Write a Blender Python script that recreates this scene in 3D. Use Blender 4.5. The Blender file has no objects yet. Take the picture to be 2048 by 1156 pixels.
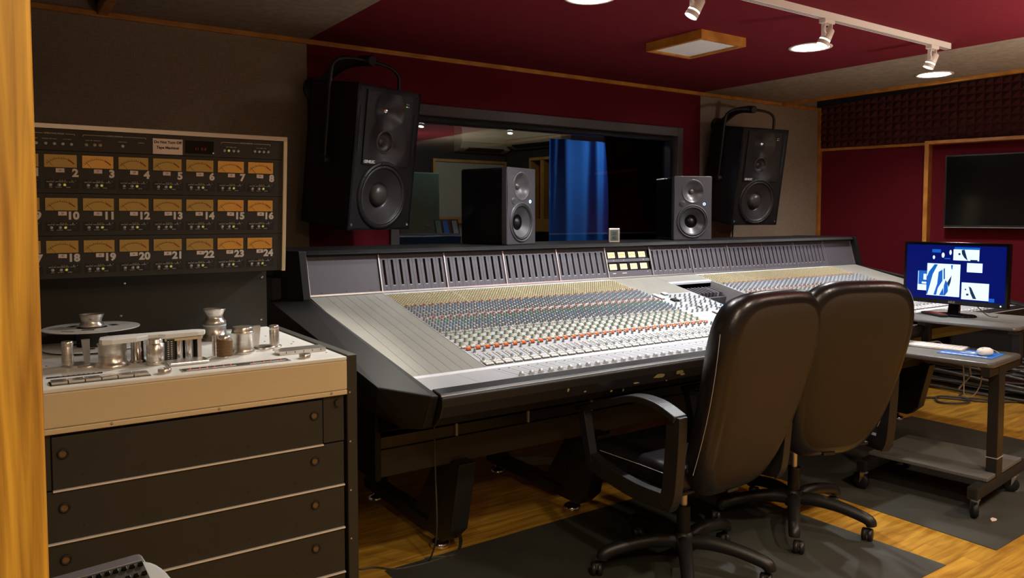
import bpy, bmesh, math, random
from mathutils import Vector, Matrix, Euler
random.seed(7)
R = math.radians
PI = math.pi
SC = bpy.context.scene
COL = SC.collection

# ---------------------------------------------------------------- camera
cd = bpy.data.cameras.new('camera'); cam = bpy.data.objects.new('camera', cd); COL.objects.link(cam)
cd.sensor_width = 36; cd.lens = 1540 / 2048 * 36; cd.shift_y = -62 / 2048; cd.clip_start = .02
YAW = math.atan2(1065, 1540)
cam.location = (0, 0, 1.4)
cam.rotation_euler = (PI / 2 - math.atan(82 / 1540), 0, -YAW)
SC.camera = cam

# ---------------------------------------------------------------- world, exposure
w = bpy.data.worlds.new('world'); SC.world = w; w.use_nodes = True
w.node_tree.nodes['Background'].inputs[0].default_value = (.018, .014, .011, 1)
w.node_tree.nodes['Background'].inputs[1].default_value = 1.0
SC.view_settings.view_transform = 'Standard'; SC.view_settings.look = 'None'
SC.view_settings.gamma = 1; SC.view_settings.use_curve_mapping = False
SC.view_settings.exposure = 0.15
SC.cycles.max_bounces = 6
SC.cycles.sample_clamp_indirect = 6

# ---------------------------------------------------------------- lamps' light (fittings in view are built below, fills have none)
def spot(loc, target, watts, angle, col=(1, .93, .82), size=.05, blend=.5):
    l = bpy.data.lights.new('lamp_light', 'SPOT'); o = bpy.data.objects.new('lamp_light', l); COL.objects.link(o)
    o.location = loc; d = Vector(target) - Vector(loc)
    o.rotation_euler = d.to_track_quat('-Z', 'Y').to_euler()
    l.energy = watts; l.spot_size = R(angle); l.spot_blend = blend; l.color = col; l.shadow_soft_size = size
    return o
DOWN = [(2.43, 2.86), (4.263, 2.92), (5.823, 2.95), (2.60, .32), (4.263, .32), (1.10, .32), (5.823, .32)]
DPOW = [30, 46, 44, 82, 72, 60, 70]
CZ = 2.45
for (x, y), p in zip(DOWN, DPOW):
    spot((x, y, CZ - .03), (x, y, 0), p, 150, (1, .86, .66) if y < 2 else (1, .98, .95), .06, .7)
HEADS = [(2.65, (2.0, 2.85, .95)), (3.63, (3.1, 2.85, .9)), (4.69, (4.3, 2.9, .9))]
HPOW = [85, 85, 85]
for (x, t), p in zip(HEADS, HPOW):
    hp = Vector((x, 2.39, CZ - .112)); d = (Vector(t) - hp).normalized()
    spot(hp + d * .06, t, p, 100, (.93, .965, 1), .03, .6)
# unseen spot without a fitting, aimed at the tape deck, placed by its shadows
spot((1.9, 3.35, CZ - .08), (.5, 2.6, .97), 110, 50, (1, .93, .82), .03, .5)
# lamp of the hall behind the camera
l = bpy.data.lights.new('hall_light', 'AREA'); o = bpy.data.objects.new('hall_light', l); COL.objects.link(o)
l.shape = 'DISK'; l.size = .35; l.energy = 22; l.color = (1, .80, .52); o.location = (.35, -.9, 2.43)
for p_, e_ in (((4.7, .45, 1.45), 62), ((1.2, -.4, 1.5), 44)):     # unseen area lights added to brighten the ceiling
    l = bpy.data.lights.new('ceiling_fill', 'AREA'); o = bpy.data.objects.new('ceiling_fill', l); COL.objects.link(o)
    l.shape = 'DISK'; l.size = .4; l.spread = R(150); l.energy = e_; l.color = (1, .88, .76); o.location = p_; o.rotation_euler = (R(180 - 8), 0, 0)
spot((-.6, -.2, 2.4), (.0, .85, 1.3), 30, 70, (1, .86, .55), .05)
# live room behind the glass: lamp over the curtain and a weak one over the far wall
spot((4.95, 4.78, 2.25), (4.62, 5.3, 1.5), 34, 140, (.8, .9, 1), .12, 1.0)
for p_, e_ in (((3.9, 6.0, 2.6), 16),):
    l = bpy.data.lights.new('live_room_light', 'POINT'); o = bpy.data.objects.new('live_room_light', l); COL.objects.link(o)
    o.location = p_; l.energy = e_; l.color = (1, .95, .78); l.shadow_soft_size = .15

# ================================================================ materials
def mat(name, col=(.5, .5, .5), rough=.6, metal=0., emit=None, es=0., noise=0., scale=40., bump=0., spec=.5, stretch=None, alpha=None, trans=0.):
    m = bpy.data.materials.new(name); m.use_nodes = True
    nt = m.node_tree; b = nt.nodes['Principled BSDF']
    b.inputs['Base Color'].default_value = (*col, 1); b.inputs['Roughness'].default_value = rough
    b.inputs['Metallic'].default_value = metal; b.inputs['Specular IOR Level'].default_value = spec
    if emit: b.inputs['Emission Color'].default_value = (*emit, 1); b.inputs['Emission Strength'].default_value = es
    if trans: b.inputs['Transmission Weight'].default_value = trans
    if noise or bump:
        tc = nt.nodes.new('ShaderNodeTexCoord'); mp = nt.nodes.new('ShaderNodeMapping')
        if stretch: mp.inputs['Scale'].default_value = stretch
        nz = nt.nodes.new('ShaderNodeTexNoise'); nz.inputs['Scale'].default_value = scale; nz.inputs['Detail'].default_value = 4
        nt.links.new(tc.outputs['Object'], mp.inputs['Vector']); nt.links.new(mp.outputs[0], nz.inputs['Vector'])
        if noise:
            r = nt.nodes.new('ShaderNodeValToRGB')
            r.color_ramp.elements[0].position = .3; r.color_ramp.elements[1].position = .7
            r.color_ramp.elements[0].color = (*[c * (1 - noise) for c in col], 1)
            r.color_ramp.elements[1].color = (*[min(1, c * (1 + noise)) for c in col], 1)
            nt.links.new(nz.outputs['Fac'], r.inputs['Fac']); nt.links.new(r.outputs['Color'], b.inputs['Base Color'])
        if bump:
            bp = nt.nodes.new('ShaderNodeBump'); bp.inputs['Strength'].default_value = bump; bp.inputs['Distance'].default_value = .002
            nt.links.new(nz.outputs['Fac'], bp.inputs['Height']); nt.links.new(bp.outputs[0], b.inputs['Normal'])
    return m

def weave(name, col, amt=.25):
    """woven wall fabric: two crossed stretched noises"""
    m = bpy.data.materials.new(name); m.use_nodes = True; nt = m.node_tree; b = nt.nodes['Principled BSDF']
    b.inputs['Roughness'].default_value = .95; b.inputs['Specular IOR Level'].default_value = .15
    tc = nt.nodes.new('ShaderNodeTexCoord'); outs = []
    for s in ((1, 1, 14), (14, 14, 1)):
        mp = nt.nodes.new('ShaderNodeMapping'); mp.inputs['Scale'].default_value = s
        nz = nt.nodes.new('ShaderNodeTexNoise'); nz.inputs['Scale'].default_value = 22; nz.inputs['Detail'].default_value = 3
        nt.links.new(tc.outputs['Object'], mp.inputs[0]); nt.links.new(mp.outputs[0], nz.inputs['Vector']); outs.append(nz.outputs['Fac'])
    a = nt.nodes.new('ShaderNodeMath'); a.operation = 'ADD'
    nt.links.new(outs[0], a.inputs[0]); nt.links.new(outs[1], a.inputs[1])
    r = nt.nodes.new('ShaderNodeValToRGB'); r.color_ramp.elements[0].position = .35; r.color_ramp.elements[1].position = .65
    h = nt.nodes.new('ShaderNodeMath'); h.operation = 'MULTIPLY'; h.inputs[1].default_value = .5
    nt.links.new(a.outputs[0], h.inputs[0]); nt.links.new(h.outputs[0], r.inputs['Fac'])
    r.color_ramp.elements[0].color = (*[c * (1 - amt) for c in col], 1); r.color_ramp.elements[1].color = (*[c * (1 + amt) for c in col], 1)
    nt.links.new(r.outputs['Color'], b.inputs['Base Color'])
    bp = nt.nodes.new('ShaderNodeBump'); bp.inputs['Strength'].default_value = .3; bp.inputs['Distance'].default_value = .001
    nt.links.new(h.outputs[0], bp.inputs['Height']); nt.links.new(bp.outputs[0], b.inputs['Normal'])
    return m

def wood(name, c1, c2, scale=(1, 1, 1), sc=6., rough=.4, planks=None):
    m = bpy.data.materials.new(name); m.use_nodes = True; nt = m.node_tree; b = nt.nodes['Principled BSDF']
    b.inputs['Roughness'].default_value = rough
    tc = nt.nodes.new('ShaderNodeTexCoord'); mp = nt.nodes.new('ShaderNodeMapping'); mp.inputs['Scale'].default_value = scale
    nz = nt.nodes.new('ShaderNodeTexNoise'); nz.inputs['Scale'].default_value = sc; nz.inputs['Detail'].default_value = 6; nz.inputs['Distortion'].default_value = .6
    r = nt.nodes.new('ShaderNodeValToRGB'); r.color_ramp.elements[0].position = .34; r.color_ramp.elements[1].position = .66
    r.color_ramp.elements[0].color = (*c1, 1); r.color_ramp.elements[1].color = (*c2, 1)
    nt.links.new(tc.outputs['Object'], mp.inputs[0]); nt.links.new(mp.outputs[0], nz.inputs['Vector']); nt.links.new(nz.outputs['Fac'], r.inputs['Fac'])
    out = r.outputs['Color']
    if planks:
        br = nt.nodes.new('ShaderNodeTexBrick'); br.inputs['Scale'].default_value = 1
        br.inputs['Brick Width'].default_value = planks[0]; br.inputs['Row Height'].default_value = planks[1]; br.inputs['Mortar Size'].default_value = .0012
        br.inputs['Color1'].default_value = (.75, .75, .75, 1); br.inputs['Color2'].default_value = (1.0, 1.0, 1.0, 1); br.inputs['Mortar'].default_value = (.45, .4, .35, 1)
        br.offset = .37
        nt.links.new(tc.outputs['Object'], br.inputs['Vector'])
        mx = nt.nodes.new('ShaderNodeMixRGB'); mx.blend_type = 'MULTIPLY'; mx.inputs['Fac'].default_value = .8
        nt.links.new(out, mx.inputs['Color1']); nt.links.new(br.outputs['Color'], mx.inputs['Color2']); out = mx.outputs['Color']
    nt.links.new(out, b.inputs['Base Color'])
    return m

M = {}
M['grey_fab'] = weave('grey_fabric', (.30, .235, .175))
M['red_fab'] = weave('red_fabric', (.145, .010, .018), .12)
M['red_wall'] = weave('dark_red_fabric', (.125, .007, .014), .12)
M['black_fab'] = mat('black_fabric', (.008, .008, .008), .95)
M['foam'] = mat('foam', (.078, .013, .013), .95, noise=.2)
M['trim'] = wood('trim_wood', (.40, .145, .018), (.62, .26, .04), (1, 1, 1), 9)
M['jamb'] = wood('jamb_wood', (.26, .11, .012), (.66, .36, .04), (26, 26, .9), 3.2, .5)
M['floor'] = wood('floor_wood', (.40, .185, .022), (.72, .40, .055), (.7, 7, 1), 5, .28, planks=(1.1, .075))
M['mat'] = mat('mat_vinyl', (.048, .048, .038), .60, noise=.12, scale=6)
M['black_paint'] = mat('black_paint', (.014, .013, .012), .38, noise=.15, scale=60)
M['console_black'] = mat('console_black', (.0095, .0085, .0085), .5, bump=.25, scale=500, spec=.22)
M['leather_pad'] = mat('armrest_pad', (.012, .0105, .0095), .38, spec=.4)
M['apron'] = mat('apron', (.036, .026, .012), .6)
M['panel_grey'] = mat('panel_grey', (.27, .26, .225), .45, noise=.08, scale=5)
M['button_shade'] = mat('button_shade_olive', (.13, .12, .075), .6)  # dark plate colour painting the shadows between the cream buttons
M['slate'] = mat('panel_slate', (.27, .28, .30), .5)
M['cap_silver'] = mat('fader_silver', (.62, .64, .68), .3, .45)
M['panel_light'] = mat('panel_light', (.42, .43, .45), .45)
M['strip_white'] = mat('strip_white', (.80, .82, .88), .35)
M['bridge_grey'] = mat('bridge_grey', (.082, .074, .088), .5)
M['black'] = mat('matte_black', (.006, .006, .006), .6)
M['led'] = mat('led_red', (.1, .01, .005), .5, emit=(1, .12, .02), es=.15)
M['alu'] = mat('aluminium', (.72, .70, .68), .3, .9)
M['edge_alu'] = mat('edge_aluminium', (.80, .76, .70), .4, .25)
M['chrome'] = mat('chrome', (.85, .85, .87), .12, 1.)
M['brushed'] = mat('brushed_steel', (.66, .62, .56), .28, .88, noise=.15, scale=20, stretch=(1, 1, 12))
M['deck'] = mat('deck_white', (.74, .74, .70), .38, noise=.05, scale=7)
M['fascia'] = mat('fascia_cream', (.62, .51, .31), .45, noise=.03, scale=300)
M['rack_black'] = mat('rack_black', (.022, .019, .012), .6, noise=.1, scale=8)
M['vu_rim'] = mat('vu_rim', (.01, .01, .01), .5)
def vu_mat(name, col, es):
    m = bpy.data.materials.new(name); m.use_nodes = True; nt = m.node_tree; b = nt.nodes['Principled BSDF']
    b.inputs['Base Color'].default_value = (*col, 1); b.inputs['Roughness'].default_value = .35
    b.inputs['Emission Color'].default_value = (*col, 1); b.inputs['Emission Strength'].default_value = es
    return m
M['vu_a'] = vu_mat('vu_amber', (.36, .20, .038), .10)
M['vu_b'] = vu_mat('vu_orange', (.46, .20, .03), .18)
M['vu_c'] = vu_mat('vu_bright', (.85, .66, .36), .35)
M['ink'] = mat('ink', (.02, .015, .01), .6)
M['ink_red'] = mat('ink_red', (.35, .03, .01), .6)
M['num_grey'] = mat('lettering_grey', (.66, .61, .54), .6)
M['paper'] = mat('paper', (.72, .60, .52), .7)
M['yellow_led'] = mat('yellow_button', (.5, .5, .05), .4, emit=(.8, .8, .08), es=.25)
M['cream'] = mat('cream_plastic', (.64, .56, .36), .5)
M['cap_grey'] = mat('knob_grey', (.27, .275, .28), .45)
M['c_orange'] = mat('cap_orange', (.75, .22, .08), .5)
M['c_blue'] = mat('cap_blue', (.05, .25, .55), .5)
M['c_red'] = mat('cap_red', (.7, .10, .08), .5)
M['c_green'] = mat('cap_green', (.05, .38, .16), .5)
M['c_teal'] = mat('cap_teal', (.02, .42, .35), .5)
M['c_lgrey'] = mat('cap_light_grey', (.42, .44, .46), .5)
M['key_white'] = mat('key_white', (.82, .82, .80), .4)
M['key_orange'] = mat('key_orange', (.80, .14, .02), .45, emit=(1, .14, .02), es=.06)
M['gold'] = mat('gold_mark', (.34, .26, .10), .5)
M['leather'] = mat('leather', (.010, .008, .009), .30, bump=.35, scale=70)
M['leather_back'] = mat('leather_back', (.023, .0145, .0055), .58, bump=.3, scale=350)
M['plastic'] = mat('chair_plastic', (.012, .011, .011), .42, bump=.2, scale=300)
M['stitch'] = mat('stitch', (.5, .48, .45), .7)
M['spk_black'] = mat('speaker_black', (.010, .009, .009), .45, spec=.35)
M['spk_wave'] = mat('waveguide', (.018, .016, .016), .36)
M['cone'] = mat('speaker_cone', (.028, .024, .024), .42)
M['dome'] = mat('dust_dome', (.05, .042, .036), .35)
M['nf_grey'] = mat('monitor_grey', (.047, .042, .046), .42)
M['nf_cone'] = mat('monitor_cone', (.055, .05, .053), .34)
M['blue_led'] = mat('blue_led', (.2, .4, 1), .5, emit=(.35, .6, 1), es=6)
M['green_led'] = mat('green_led', (.2, .8, .1), .5, emit=(.3, .9, .1), es=1.2)
M['fixture'] = mat('fixture_white', (.82, .74, .66), .35)
M['lamp_on'] = mat('lamp_on', (1, 1, 1), .5, emit=(1, .98, .94), es=14)
M['glass'] = None
M['curtain'] = mat('curtain_blue', (.010, .16, .62), .9, noise=.15, scale=200)
M['ac'] = mat('ac_plastic', (.42, .40, .32), .5)
M['gobo'] = mat('gobo_fabric', (.14, .24, .20), .9)
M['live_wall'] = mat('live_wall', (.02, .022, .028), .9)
M['live_panel'] = mat('live_panel', (.36, .33, .27), .9, noise=.1, scale=90)
M['live_slat'] = wood('live_slat', (.38, .18, .04), (.5, .26, .06), (1, 1, 1), 6)
M['navy'] = mat('navy_cloth', (.012, .03, .10), .85)
M['frame_metal'] = mat('window_frame', (.075, .065, .062), .42)
M['screen_blue'] = mat('screen_blue', (0, 0, 0), .4, emit=(.0, .004, .12), es=1.0, spec=.1)
M['screen_white'] = mat('screen_white', (0, 0, 0), .3, emit=(.62, .85, 1), es=1.3)
M['screen_dark'] = mat('screen_dark', (0, 0, 0), .3, emit=(.0, .03, .10), es=.6)
M['screen_mid'] = mat('screen_mid', (0, 0, 0), .3, emit=(.0, .10, .50), es=1.0)
M['gloss_black'] = mat('gloss_black', (.004, .004, .0045), .10, spec=.25)
M['laminate'] = mat('table_laminate', (.13, .125, .11), .5, noise=.08, scale=120)
M['edge'] = mat('table_edge', (.10, .095, .09), .3)
M['pad_blue'] = mat('pad_blue', (.01, .15, .55), .6)
M['cable'] = mat('cable_rubber', (.055, .050, .044), .45)
M['cable_white'] = mat('cable_white', (.6, .58, .55), .4)
M['vinyl_brown'] = mat('belt_brown', (.15, .075, .02), .5)
M['pedestal'] = mat('live_dark', (.01, .01, .011), .9)
M['red_plastic'] = mat('red_plastic', (.25, .02, .015), .4)
M['lcd'] = mat('lcd', (.10, .12, .11), .3)

def glass_mat():
    m = bpy.data.materials.new('window_glass'); m.use_nodes = True; nt = m.node_tree
    nt.nodes.remove(nt.nodes['Principled BSDF']); out = nt.nodes['Material Output']
    t = nt.nodes.new('ShaderNodeBsdfTransparent'); t.inputs[0].default_value = (.80, .84, .83, 1)
    g = nt.nodes.new('ShaderNodeBsdfGlossy'); g.inputs['Roughness'].default_value = .0
    f = nt.nodes.new('ShaderNodeFresnel'); f.inputs[0].default_value = 1.5
    mx = nt.nodes.new('ShaderNodeMixShader')
    nt.links.new(f.outputs[0], mx.inputs[0]); nt.links.new(t.outputs[0], mx.inputs[1]); nt.links.new(g.outputs[0], mx.inputs[2])
    nt.links.new(mx.outputs[0], out.inputs[0]); return m
M['glass'] = glass_mat()

# ================================================================ mesh helpers
I4 = Matrix.Identity(4)
def T(x, y, z): return Matrix.Translation((x, y, z))
def RX(a): return Matrix.Rotation(a, 4, 'X')
def RY(a): return Matrix.Rotation(a, 4, 'Y')
def RZ(a): return Matrix.Rotation(a, 4, 'Z')

class MB:
    def __init__(s): s.v = []; s.f = []; s.m = []; s.sm = []; s.mats = []
    def mi(s, m):
        m = M[m] if isinstance(m, str) else m
        if m not in s.mats: s.mats.append(m)
        return s.mats.index(m)
    def add(s, vs, fs, m, mx=I4, smooth=False):
        b = len(s.v); k = s.mi(m)
        s.v += [tuple(mx @ Vector(v)) for v in vs]
        for f in fs: s.f.append([i + b for i in f]); s.m.append(k); s.sm.append(smooth)
        return s
    def box(s, a, b, m, mx=I4):
        x0, y0, z0 = a; x1, y1, z1 = b
        if x0 > x1: x0, x1 = x1, x0
        if y0 > y1: y0, y1 = y1, y0
        if z0 > z1: z0, z1 = z1, z0
        vs = [(x0, y0, z0), (x1, y0, z0), (x1, y1, z0), (x0, y1, z0), (x0, y0, z1), (x1, y0, z1), (x1, y1, z1), (x0, y1, z1)]
        return s.add(vs, [(3, 2, 1, 0), (4, 5, 6, 7), (0, 1, 5, 4), (1, 2, 6, 5), (2, 3, 7, 6), (3, 0, 4, 7)], m, mx)
    def cbox(s, c, d, m, mx=I4):
        return s.box([c[i] - d[i] / 2 for i in range(3)], [c[i] + d[i] / 2 for i in range(3)], m, mx)
    def lathe(s, prof, m, mx=I4, n=24, sx=1, sy=1, smooth=True, cap=3):
        """prof: list of (r, z) from bottom to top (outer wall upward), capped when r>0 at the ends"""
        vs = []; fs = []
        for r, z in prof:
            for i in range(n):
                a = 2 * PI * i / n; vs.append((r * math.cos(a) * sx, r * math.sin(a) * sy, z))
        for j in range(len(prof) - 1):
            for i in range(n):
                k = (i + 1) % n; fs.append((j * n + i, j * n + k, (j + 1) * n + k, (j + 1) * n + i))
        s.add(vs, fs, m, mx, smooth)
        if cap & 1 and prof[0][0] > 1e-5: s.add(vs[:n], [tuple(range(n - 1, -1, -1))], m, mx)
        if cap & 2 and prof[-1][0] > 1e-5: s.add(vs[-n:], [tuple(range(n))], m, mx)
        return s
    def cyl(s, r, z0, z1, m, mx=I4, n=20): return s.lathe([(r, z0), (r, z1)], m, mx, n)
    def prism(s, poly, h0, h1, m, mx=I4):
        """poly in xy (counter clockwise), extruded z h0..h1"""
        n = len(poly); vs = [(x, y, h0) for x, y in poly] + [(x, y, h1) for x, y in poly]
        fs = [tuple(range(n - 1, -1, -1)), tuple(range(n, 2 * n))] + [(i, (i + 1) % n, n + (i + 1) % n, n + i) for i in range(n)]
        return s.add(vs, fs, m, mx)
    def xprism(s, yz, x0, x1, m):
        """profile (y,z) extruded along x"""
        return s.prism(yz, x0, x1, m, Matrix(((0, 0, 1, 0), (1, 0, 0, 0), (0, 1, 0, 0), (0, 0, 0, 1))))
    def hull(s, pts, m):
        bm = bmesh.new(); [bm.verts.new(p) for p in pts]
        bmesh.ops.convex_hull(bm, input=bm.verts)
        bmesh.ops.delete(bm, geom=[v for v in bm.verts if not v.link_faces], context='VERTS')
        bm.verts.ensure_lookup_table(); bm.verts.index_update()
        s.add([tuple(v.co) for v in bm.verts], [tuple(v.index for v in f.verts) for f in bm.faces], m); bm.free(); return s
    def tube(s, pts, r, m, n=8, mx=I4, closed=False, sub=1):
        P = [Vector(p) for p in pts]
        if sub > 1: P = catmull(P, sub, closed)
        rr = r if isinstance(r, (list, tuple)) else None
        N = len(P); vs = []; fs = []; prev = None
        for i, p in enumerate(P):
            a = P[(i - 1) % N] if (closed or i > 0) else p; b = P[(i + 1) % N] if (closed or i < N - 1) else p
            t = (b - a).normalized()
            if prev is None:
                u = t.orthogonal().normalized()
            else:
                u = (prev - t * prev.dot(t)); u = u.normalized() if u.length > 1e-6 else t.orthogonal().normalized()
            prev = u; v = t.cross(u)
            if rr: q = i / (N - 1) * (len(rr) - 1); k = min(int(q), len(rr) - 2); R_ = rr[k] + (rr[k + 1] - rr[k]) * (q - k)
            else: R_ = r
            for k in range(n):
                c = 2 * PI * k / n; vs.append(tuple(p + (u * math.cos(c) + v * math.sin(c)) * R_))
        for i in range(N if closed else N - 1):
            j = (i + 1) % N
            for k in range(n):
                l = (k + 1) % n; fs.append((i * n + k, i * n + l, j * n + l, j * n + k))
        s.add(vs, fs, m, mx, True)
        if not closed:
            s.add(vs[:n], [tuple(range(n - 1, -1, -1))], m, mx); s.add(vs[-n:], [tuple(range(n))], m, mx)
        return s
    def build(s, name, parent=None, org=None, loc=None, bevel=0., seg=2):
        me = bpy.data.meshes.new(name); vs = s.v
        if org is not None: vs = [(v[0] - org[0], v[1] - org[1], v[2] - org[2]) for v in vs]
        me.from_pydata(vs, [], s.f); me.update()
        for m in s.mats: me.materials.append(m)
        for p, k, q in zip(me.polygons, s.m, s.sm): p.material_index = k; p.use_smooth = q
        o = bpy.data.objects.new(name, me); COL.objects.link(o)
        if parent is not None: o.parent = parent
        if loc is not None: o.location = loc
        if bevel:
            b = o.modifiers.new('bevel', 'BEVEL'); b.width = bevel; b.segments = seg; b.limit_method = 'ANGLE'; b.angle_limit = R(40)
        return o

def catmull(P, sub, closed=False):
    out = []; N = len(P); rng = range(N if closed else N - 1)
    for i in rng:
        g = lambda k: P[k % N] if closed else P[max(0, min(N - 1, k))]
        a, b, c, d = g(i - 1), g(i), g(i + 1), g(i + 2)
        for q in range(sub):
            t = q / sub
            out.append(.5 * ((2 * b) + (c - a) * t + (2 * a - 5 * b + 4 * c - d) * t * t + (3 * b - a - 3 * c + d) * t ** 3))
    if not closed: out.append(P[-1])
    return out

def tag(o, label, cat, group=None):
    o['label'] = label; o['category'] = cat
    if group: o['group'] = group
    return o
def thing(name, label, cat, loc=(0, 0, 0), rz=0., group=None):
    o = bpy.data.objects.new(name, None); COL.objects.link(o); o.empty_display_size = .1
    o.location = loc; o.rotation_euler = (0, 0, rz)
    return tag(o, label, cat, group)
def struct(mb, name, bevel=0.):
    o = mb.build(name, bevel=bevel); o['kind'] = 'structure'; return o
def inst(src, name, parent, loc, rot=None):
    o = bpy.data.objects.new(name, src); COL.objects.link(o); o.parent = parent; o.location = loc
    if rot is not None: o.rotation_euler = rot
    return o
def copy_tree(o, parent=None):
    c = o.copy(); COL.objects.link(c); c.parent = parent
    for ch in list(o.children): copy_tree(ch, c)
    return c

_txt = {}
def text_mesh(body, size, m, bold=0., align='CENTER', spacing=1., depth=.0002, line=1.):
    key = (body, size, m, bold, align, spacing, line)
    if key in _txt: return _txt[key]
    cu = bpy.data.curves.new('lettering', 'FONT'); cu.body = body; cu.size = size; cu.align_x = align; cu.align_y = 'CENTER'
    cu.offset = bold; cu.space_character = spacing; cu.extrude = depth; cu.resolution_u = 3; cu.space_line = line
    o = bpy.data.objects.new('tmp', cu); COL.objects.link(o)
    dg = bpy.context.evaluated_depsgraph_get(); dg.update()
    me = bpy.data.meshes.new_from_object(o.evaluated_get(dg)); me.materials.clear(); me.materials.append(M[m])
    for p in me.polygons: p.material_index = 0
    bpy.data.objects.remove(o); bpy.data.curves.remove(cu); _txt[key] = me
    return me

# ================================================================ room shell
YW = 4.5; RW0 = Vector((6.746, 4.5, 0)); RWD = Vector((.233, -.972, 0)); RWN = Vector((-.972, -.233, 0))
def RWm(s=0, z=0, off=0):      # frame on the right wall: local x along the wall towards the room's back, y out of the wall into the room, z up
    p = RW0 + RWD * s + RWN * off
    return Matrix(((RWD.x, RWN.x, 0, p.x), (RWD.y, RWN.y, 0, p.y), (0, 0, 1, z), (0, 0, 0, 1)))
struct(MB().box((-2.2, -2.2, -.1), (9.2, 8, 0), 'floor'), 'floor')
mb = MB()
mb.box((1.635, -1.8, CZ), (5.055, YW, CZ + .05), 'red_fab')
mb.box((.56, -1.8, CZ), (1.635, YW, CZ + .05), 'grey_fab'); mb.box((5.055, -1.8, CZ), (6.14, YW, CZ + .05), 'grey_fab')
struct(mb, 'ceiling')
mb = MB(); mb.box((-2.2, -2, 2.95), (9.2, YW + .2, 3.0), 'black_fab')
mb.box((6.16, -1.8, CZ + .03), (6.18, YW, 2.95), 'black_fab'); mb.box((.52, -1.8, CZ + .03), (.54, YW, 2.95), 'black_fab')
struct(mb, 'ceiling_upper')
# front wall with the window opening x 2.19..4.80, z 1.0..2.115
mb = MB()
mb.box((-.2, YW, 0), (1.63, YW + .22, 3), 'grey_fab'); mb.box((5.05, YW, 0), (6.9, YW + .22, 3), 'grey_fab')
mb.box((1.63, YW, 0), (2.19, YW + .22, 3), 'red_wall'); mb.box((4.80, YW, 0), (5.05, YW + .22, 3), 'red_wall')
mb.box((2.19, YW, 0), (4.80, YW + .22, 1.0), 'red_wall'); mb.box((2.19, YW, 2.115), (4.80, YW + .22, 3), 'red_wall')
struct(mb, 'wall_front')
struct(MB().box((-.05, 0, 0), (6.8, -.1, 3.0), 'red_wall', RWm()), 'wall_right')
struct(MB().box((-.12, .98, 0), (0, YW, 3.0), 'grey_fab'), 'wall_left')
struct(MB().box((-2.2, -1.9, 0), (9.2, -1.8, 3), 'grey_fab'), 'wall_back')
mb = MB(); mb.box((-2.2, .86, 0), (-.16, .98, 3), 'grey_fab'); mb.box((-2.3, -1.8, 0), (-2.2, .98, 3), 'grey_fab')
struct(mb, 'wall_hall')
# door casing at the left edge of the view
mb = MB(); mb.box((-.16, .82, 0), (.044, .98, 2.6), 'jamb'); struct(mb, 'door_1', .004)
# wooden trims
k = 1
def trim(a, b, mx=I4, m='trim', bev=.003):
    global k
    o = struct(MB().box(a, b, m, mx), 'trim_%d' % k, bev); k += 1; return o
trim((-.0, YW - .025, CZ - .028), (6.745, YW - .001, CZ + .0))
trim((6.125, -1.8, CZ - .022), (6.172, YW - .026, CZ + .045)); trim((.528, -1.8, CZ - .022), (.575, YW - .026, CZ + .045))
trim((6.715, YW - .03, 0), (6.75, YW - .002, CZ))
trim((.0, .001, 2.035), (.962, .03, 2.06), RWm())
# display niche frame on the right wall
trim((.963, .001, .60), (.998, .13, 2.065), RWm()); trim((.998, .001, 2.035), (4.2, .13, 2.065), RWm()); trim((.998, .001, .60), (4.2, .13, .635), RWm())
struct(MB().prism([(.0, 2.452), (4.2, 2.776), (4.2, 2.94), (.0, 2.94)], -.062, -.050, 'black_fab', RWm() @ RX(R(90))), 'trim_%d' % k); k += 1  # black board added over the foam top, standing in for a dark gap
# wall under the niche is black
struct(MB().box((.998, .0005, .02), (4.2, .006, .60), 'black_fab', RWm()), 'baseboard_right')

# window: frame and glass
mb = MB()
fw_, fy = .06, YW - .02
mb.box((2.16, fy, .97), (2.22, YW + .12, 2.135), 'frame_metal'); mb.box((4.765, fy, .97), (4.825, YW + .12, 2.135), 'frame_metal')
mb.box((2.22, fy, 2.065), (4.765, YW + .12, 2.135), 'frame_metal'); mb.box((2.22, fy, .97), (4.765, YW + .12, 1.03), 'frame_metal')
win = struct(mb, 'window_1', .004)
mb = MB()
mb.box((2.221, YW + .04, 2.035), (4.764, YW + .2, 2.064), 'black'); mb.box((2.221, YW + .04, 1.031), (4.764, YW + .2, 1.06), 'black')
mb.box((2.221, YW + .04, 1.06), (2.25, YW + .2, 2.035), 'black'); mb.box((4.735, YW + .04, 1.06), (4.764, YW + .2, 2.035), 'black')
mb.build('inner_frame', win)
MB().box((2.25, YW + .10, 1.06), (4.735, YW + .106, 2.035), 'glass').build('glass_pane', win)

# live room shell beyond the glass
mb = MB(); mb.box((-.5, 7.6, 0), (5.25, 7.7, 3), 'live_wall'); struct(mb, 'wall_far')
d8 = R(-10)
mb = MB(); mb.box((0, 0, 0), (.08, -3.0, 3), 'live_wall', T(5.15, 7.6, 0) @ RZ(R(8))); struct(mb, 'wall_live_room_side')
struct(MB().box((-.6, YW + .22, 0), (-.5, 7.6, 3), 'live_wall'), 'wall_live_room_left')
struct(MB().box((-.5, YW + .22, 3.0), (5.8, 7.7, 3.05), 'live_wall'), 'ceiling_live_room')

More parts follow.
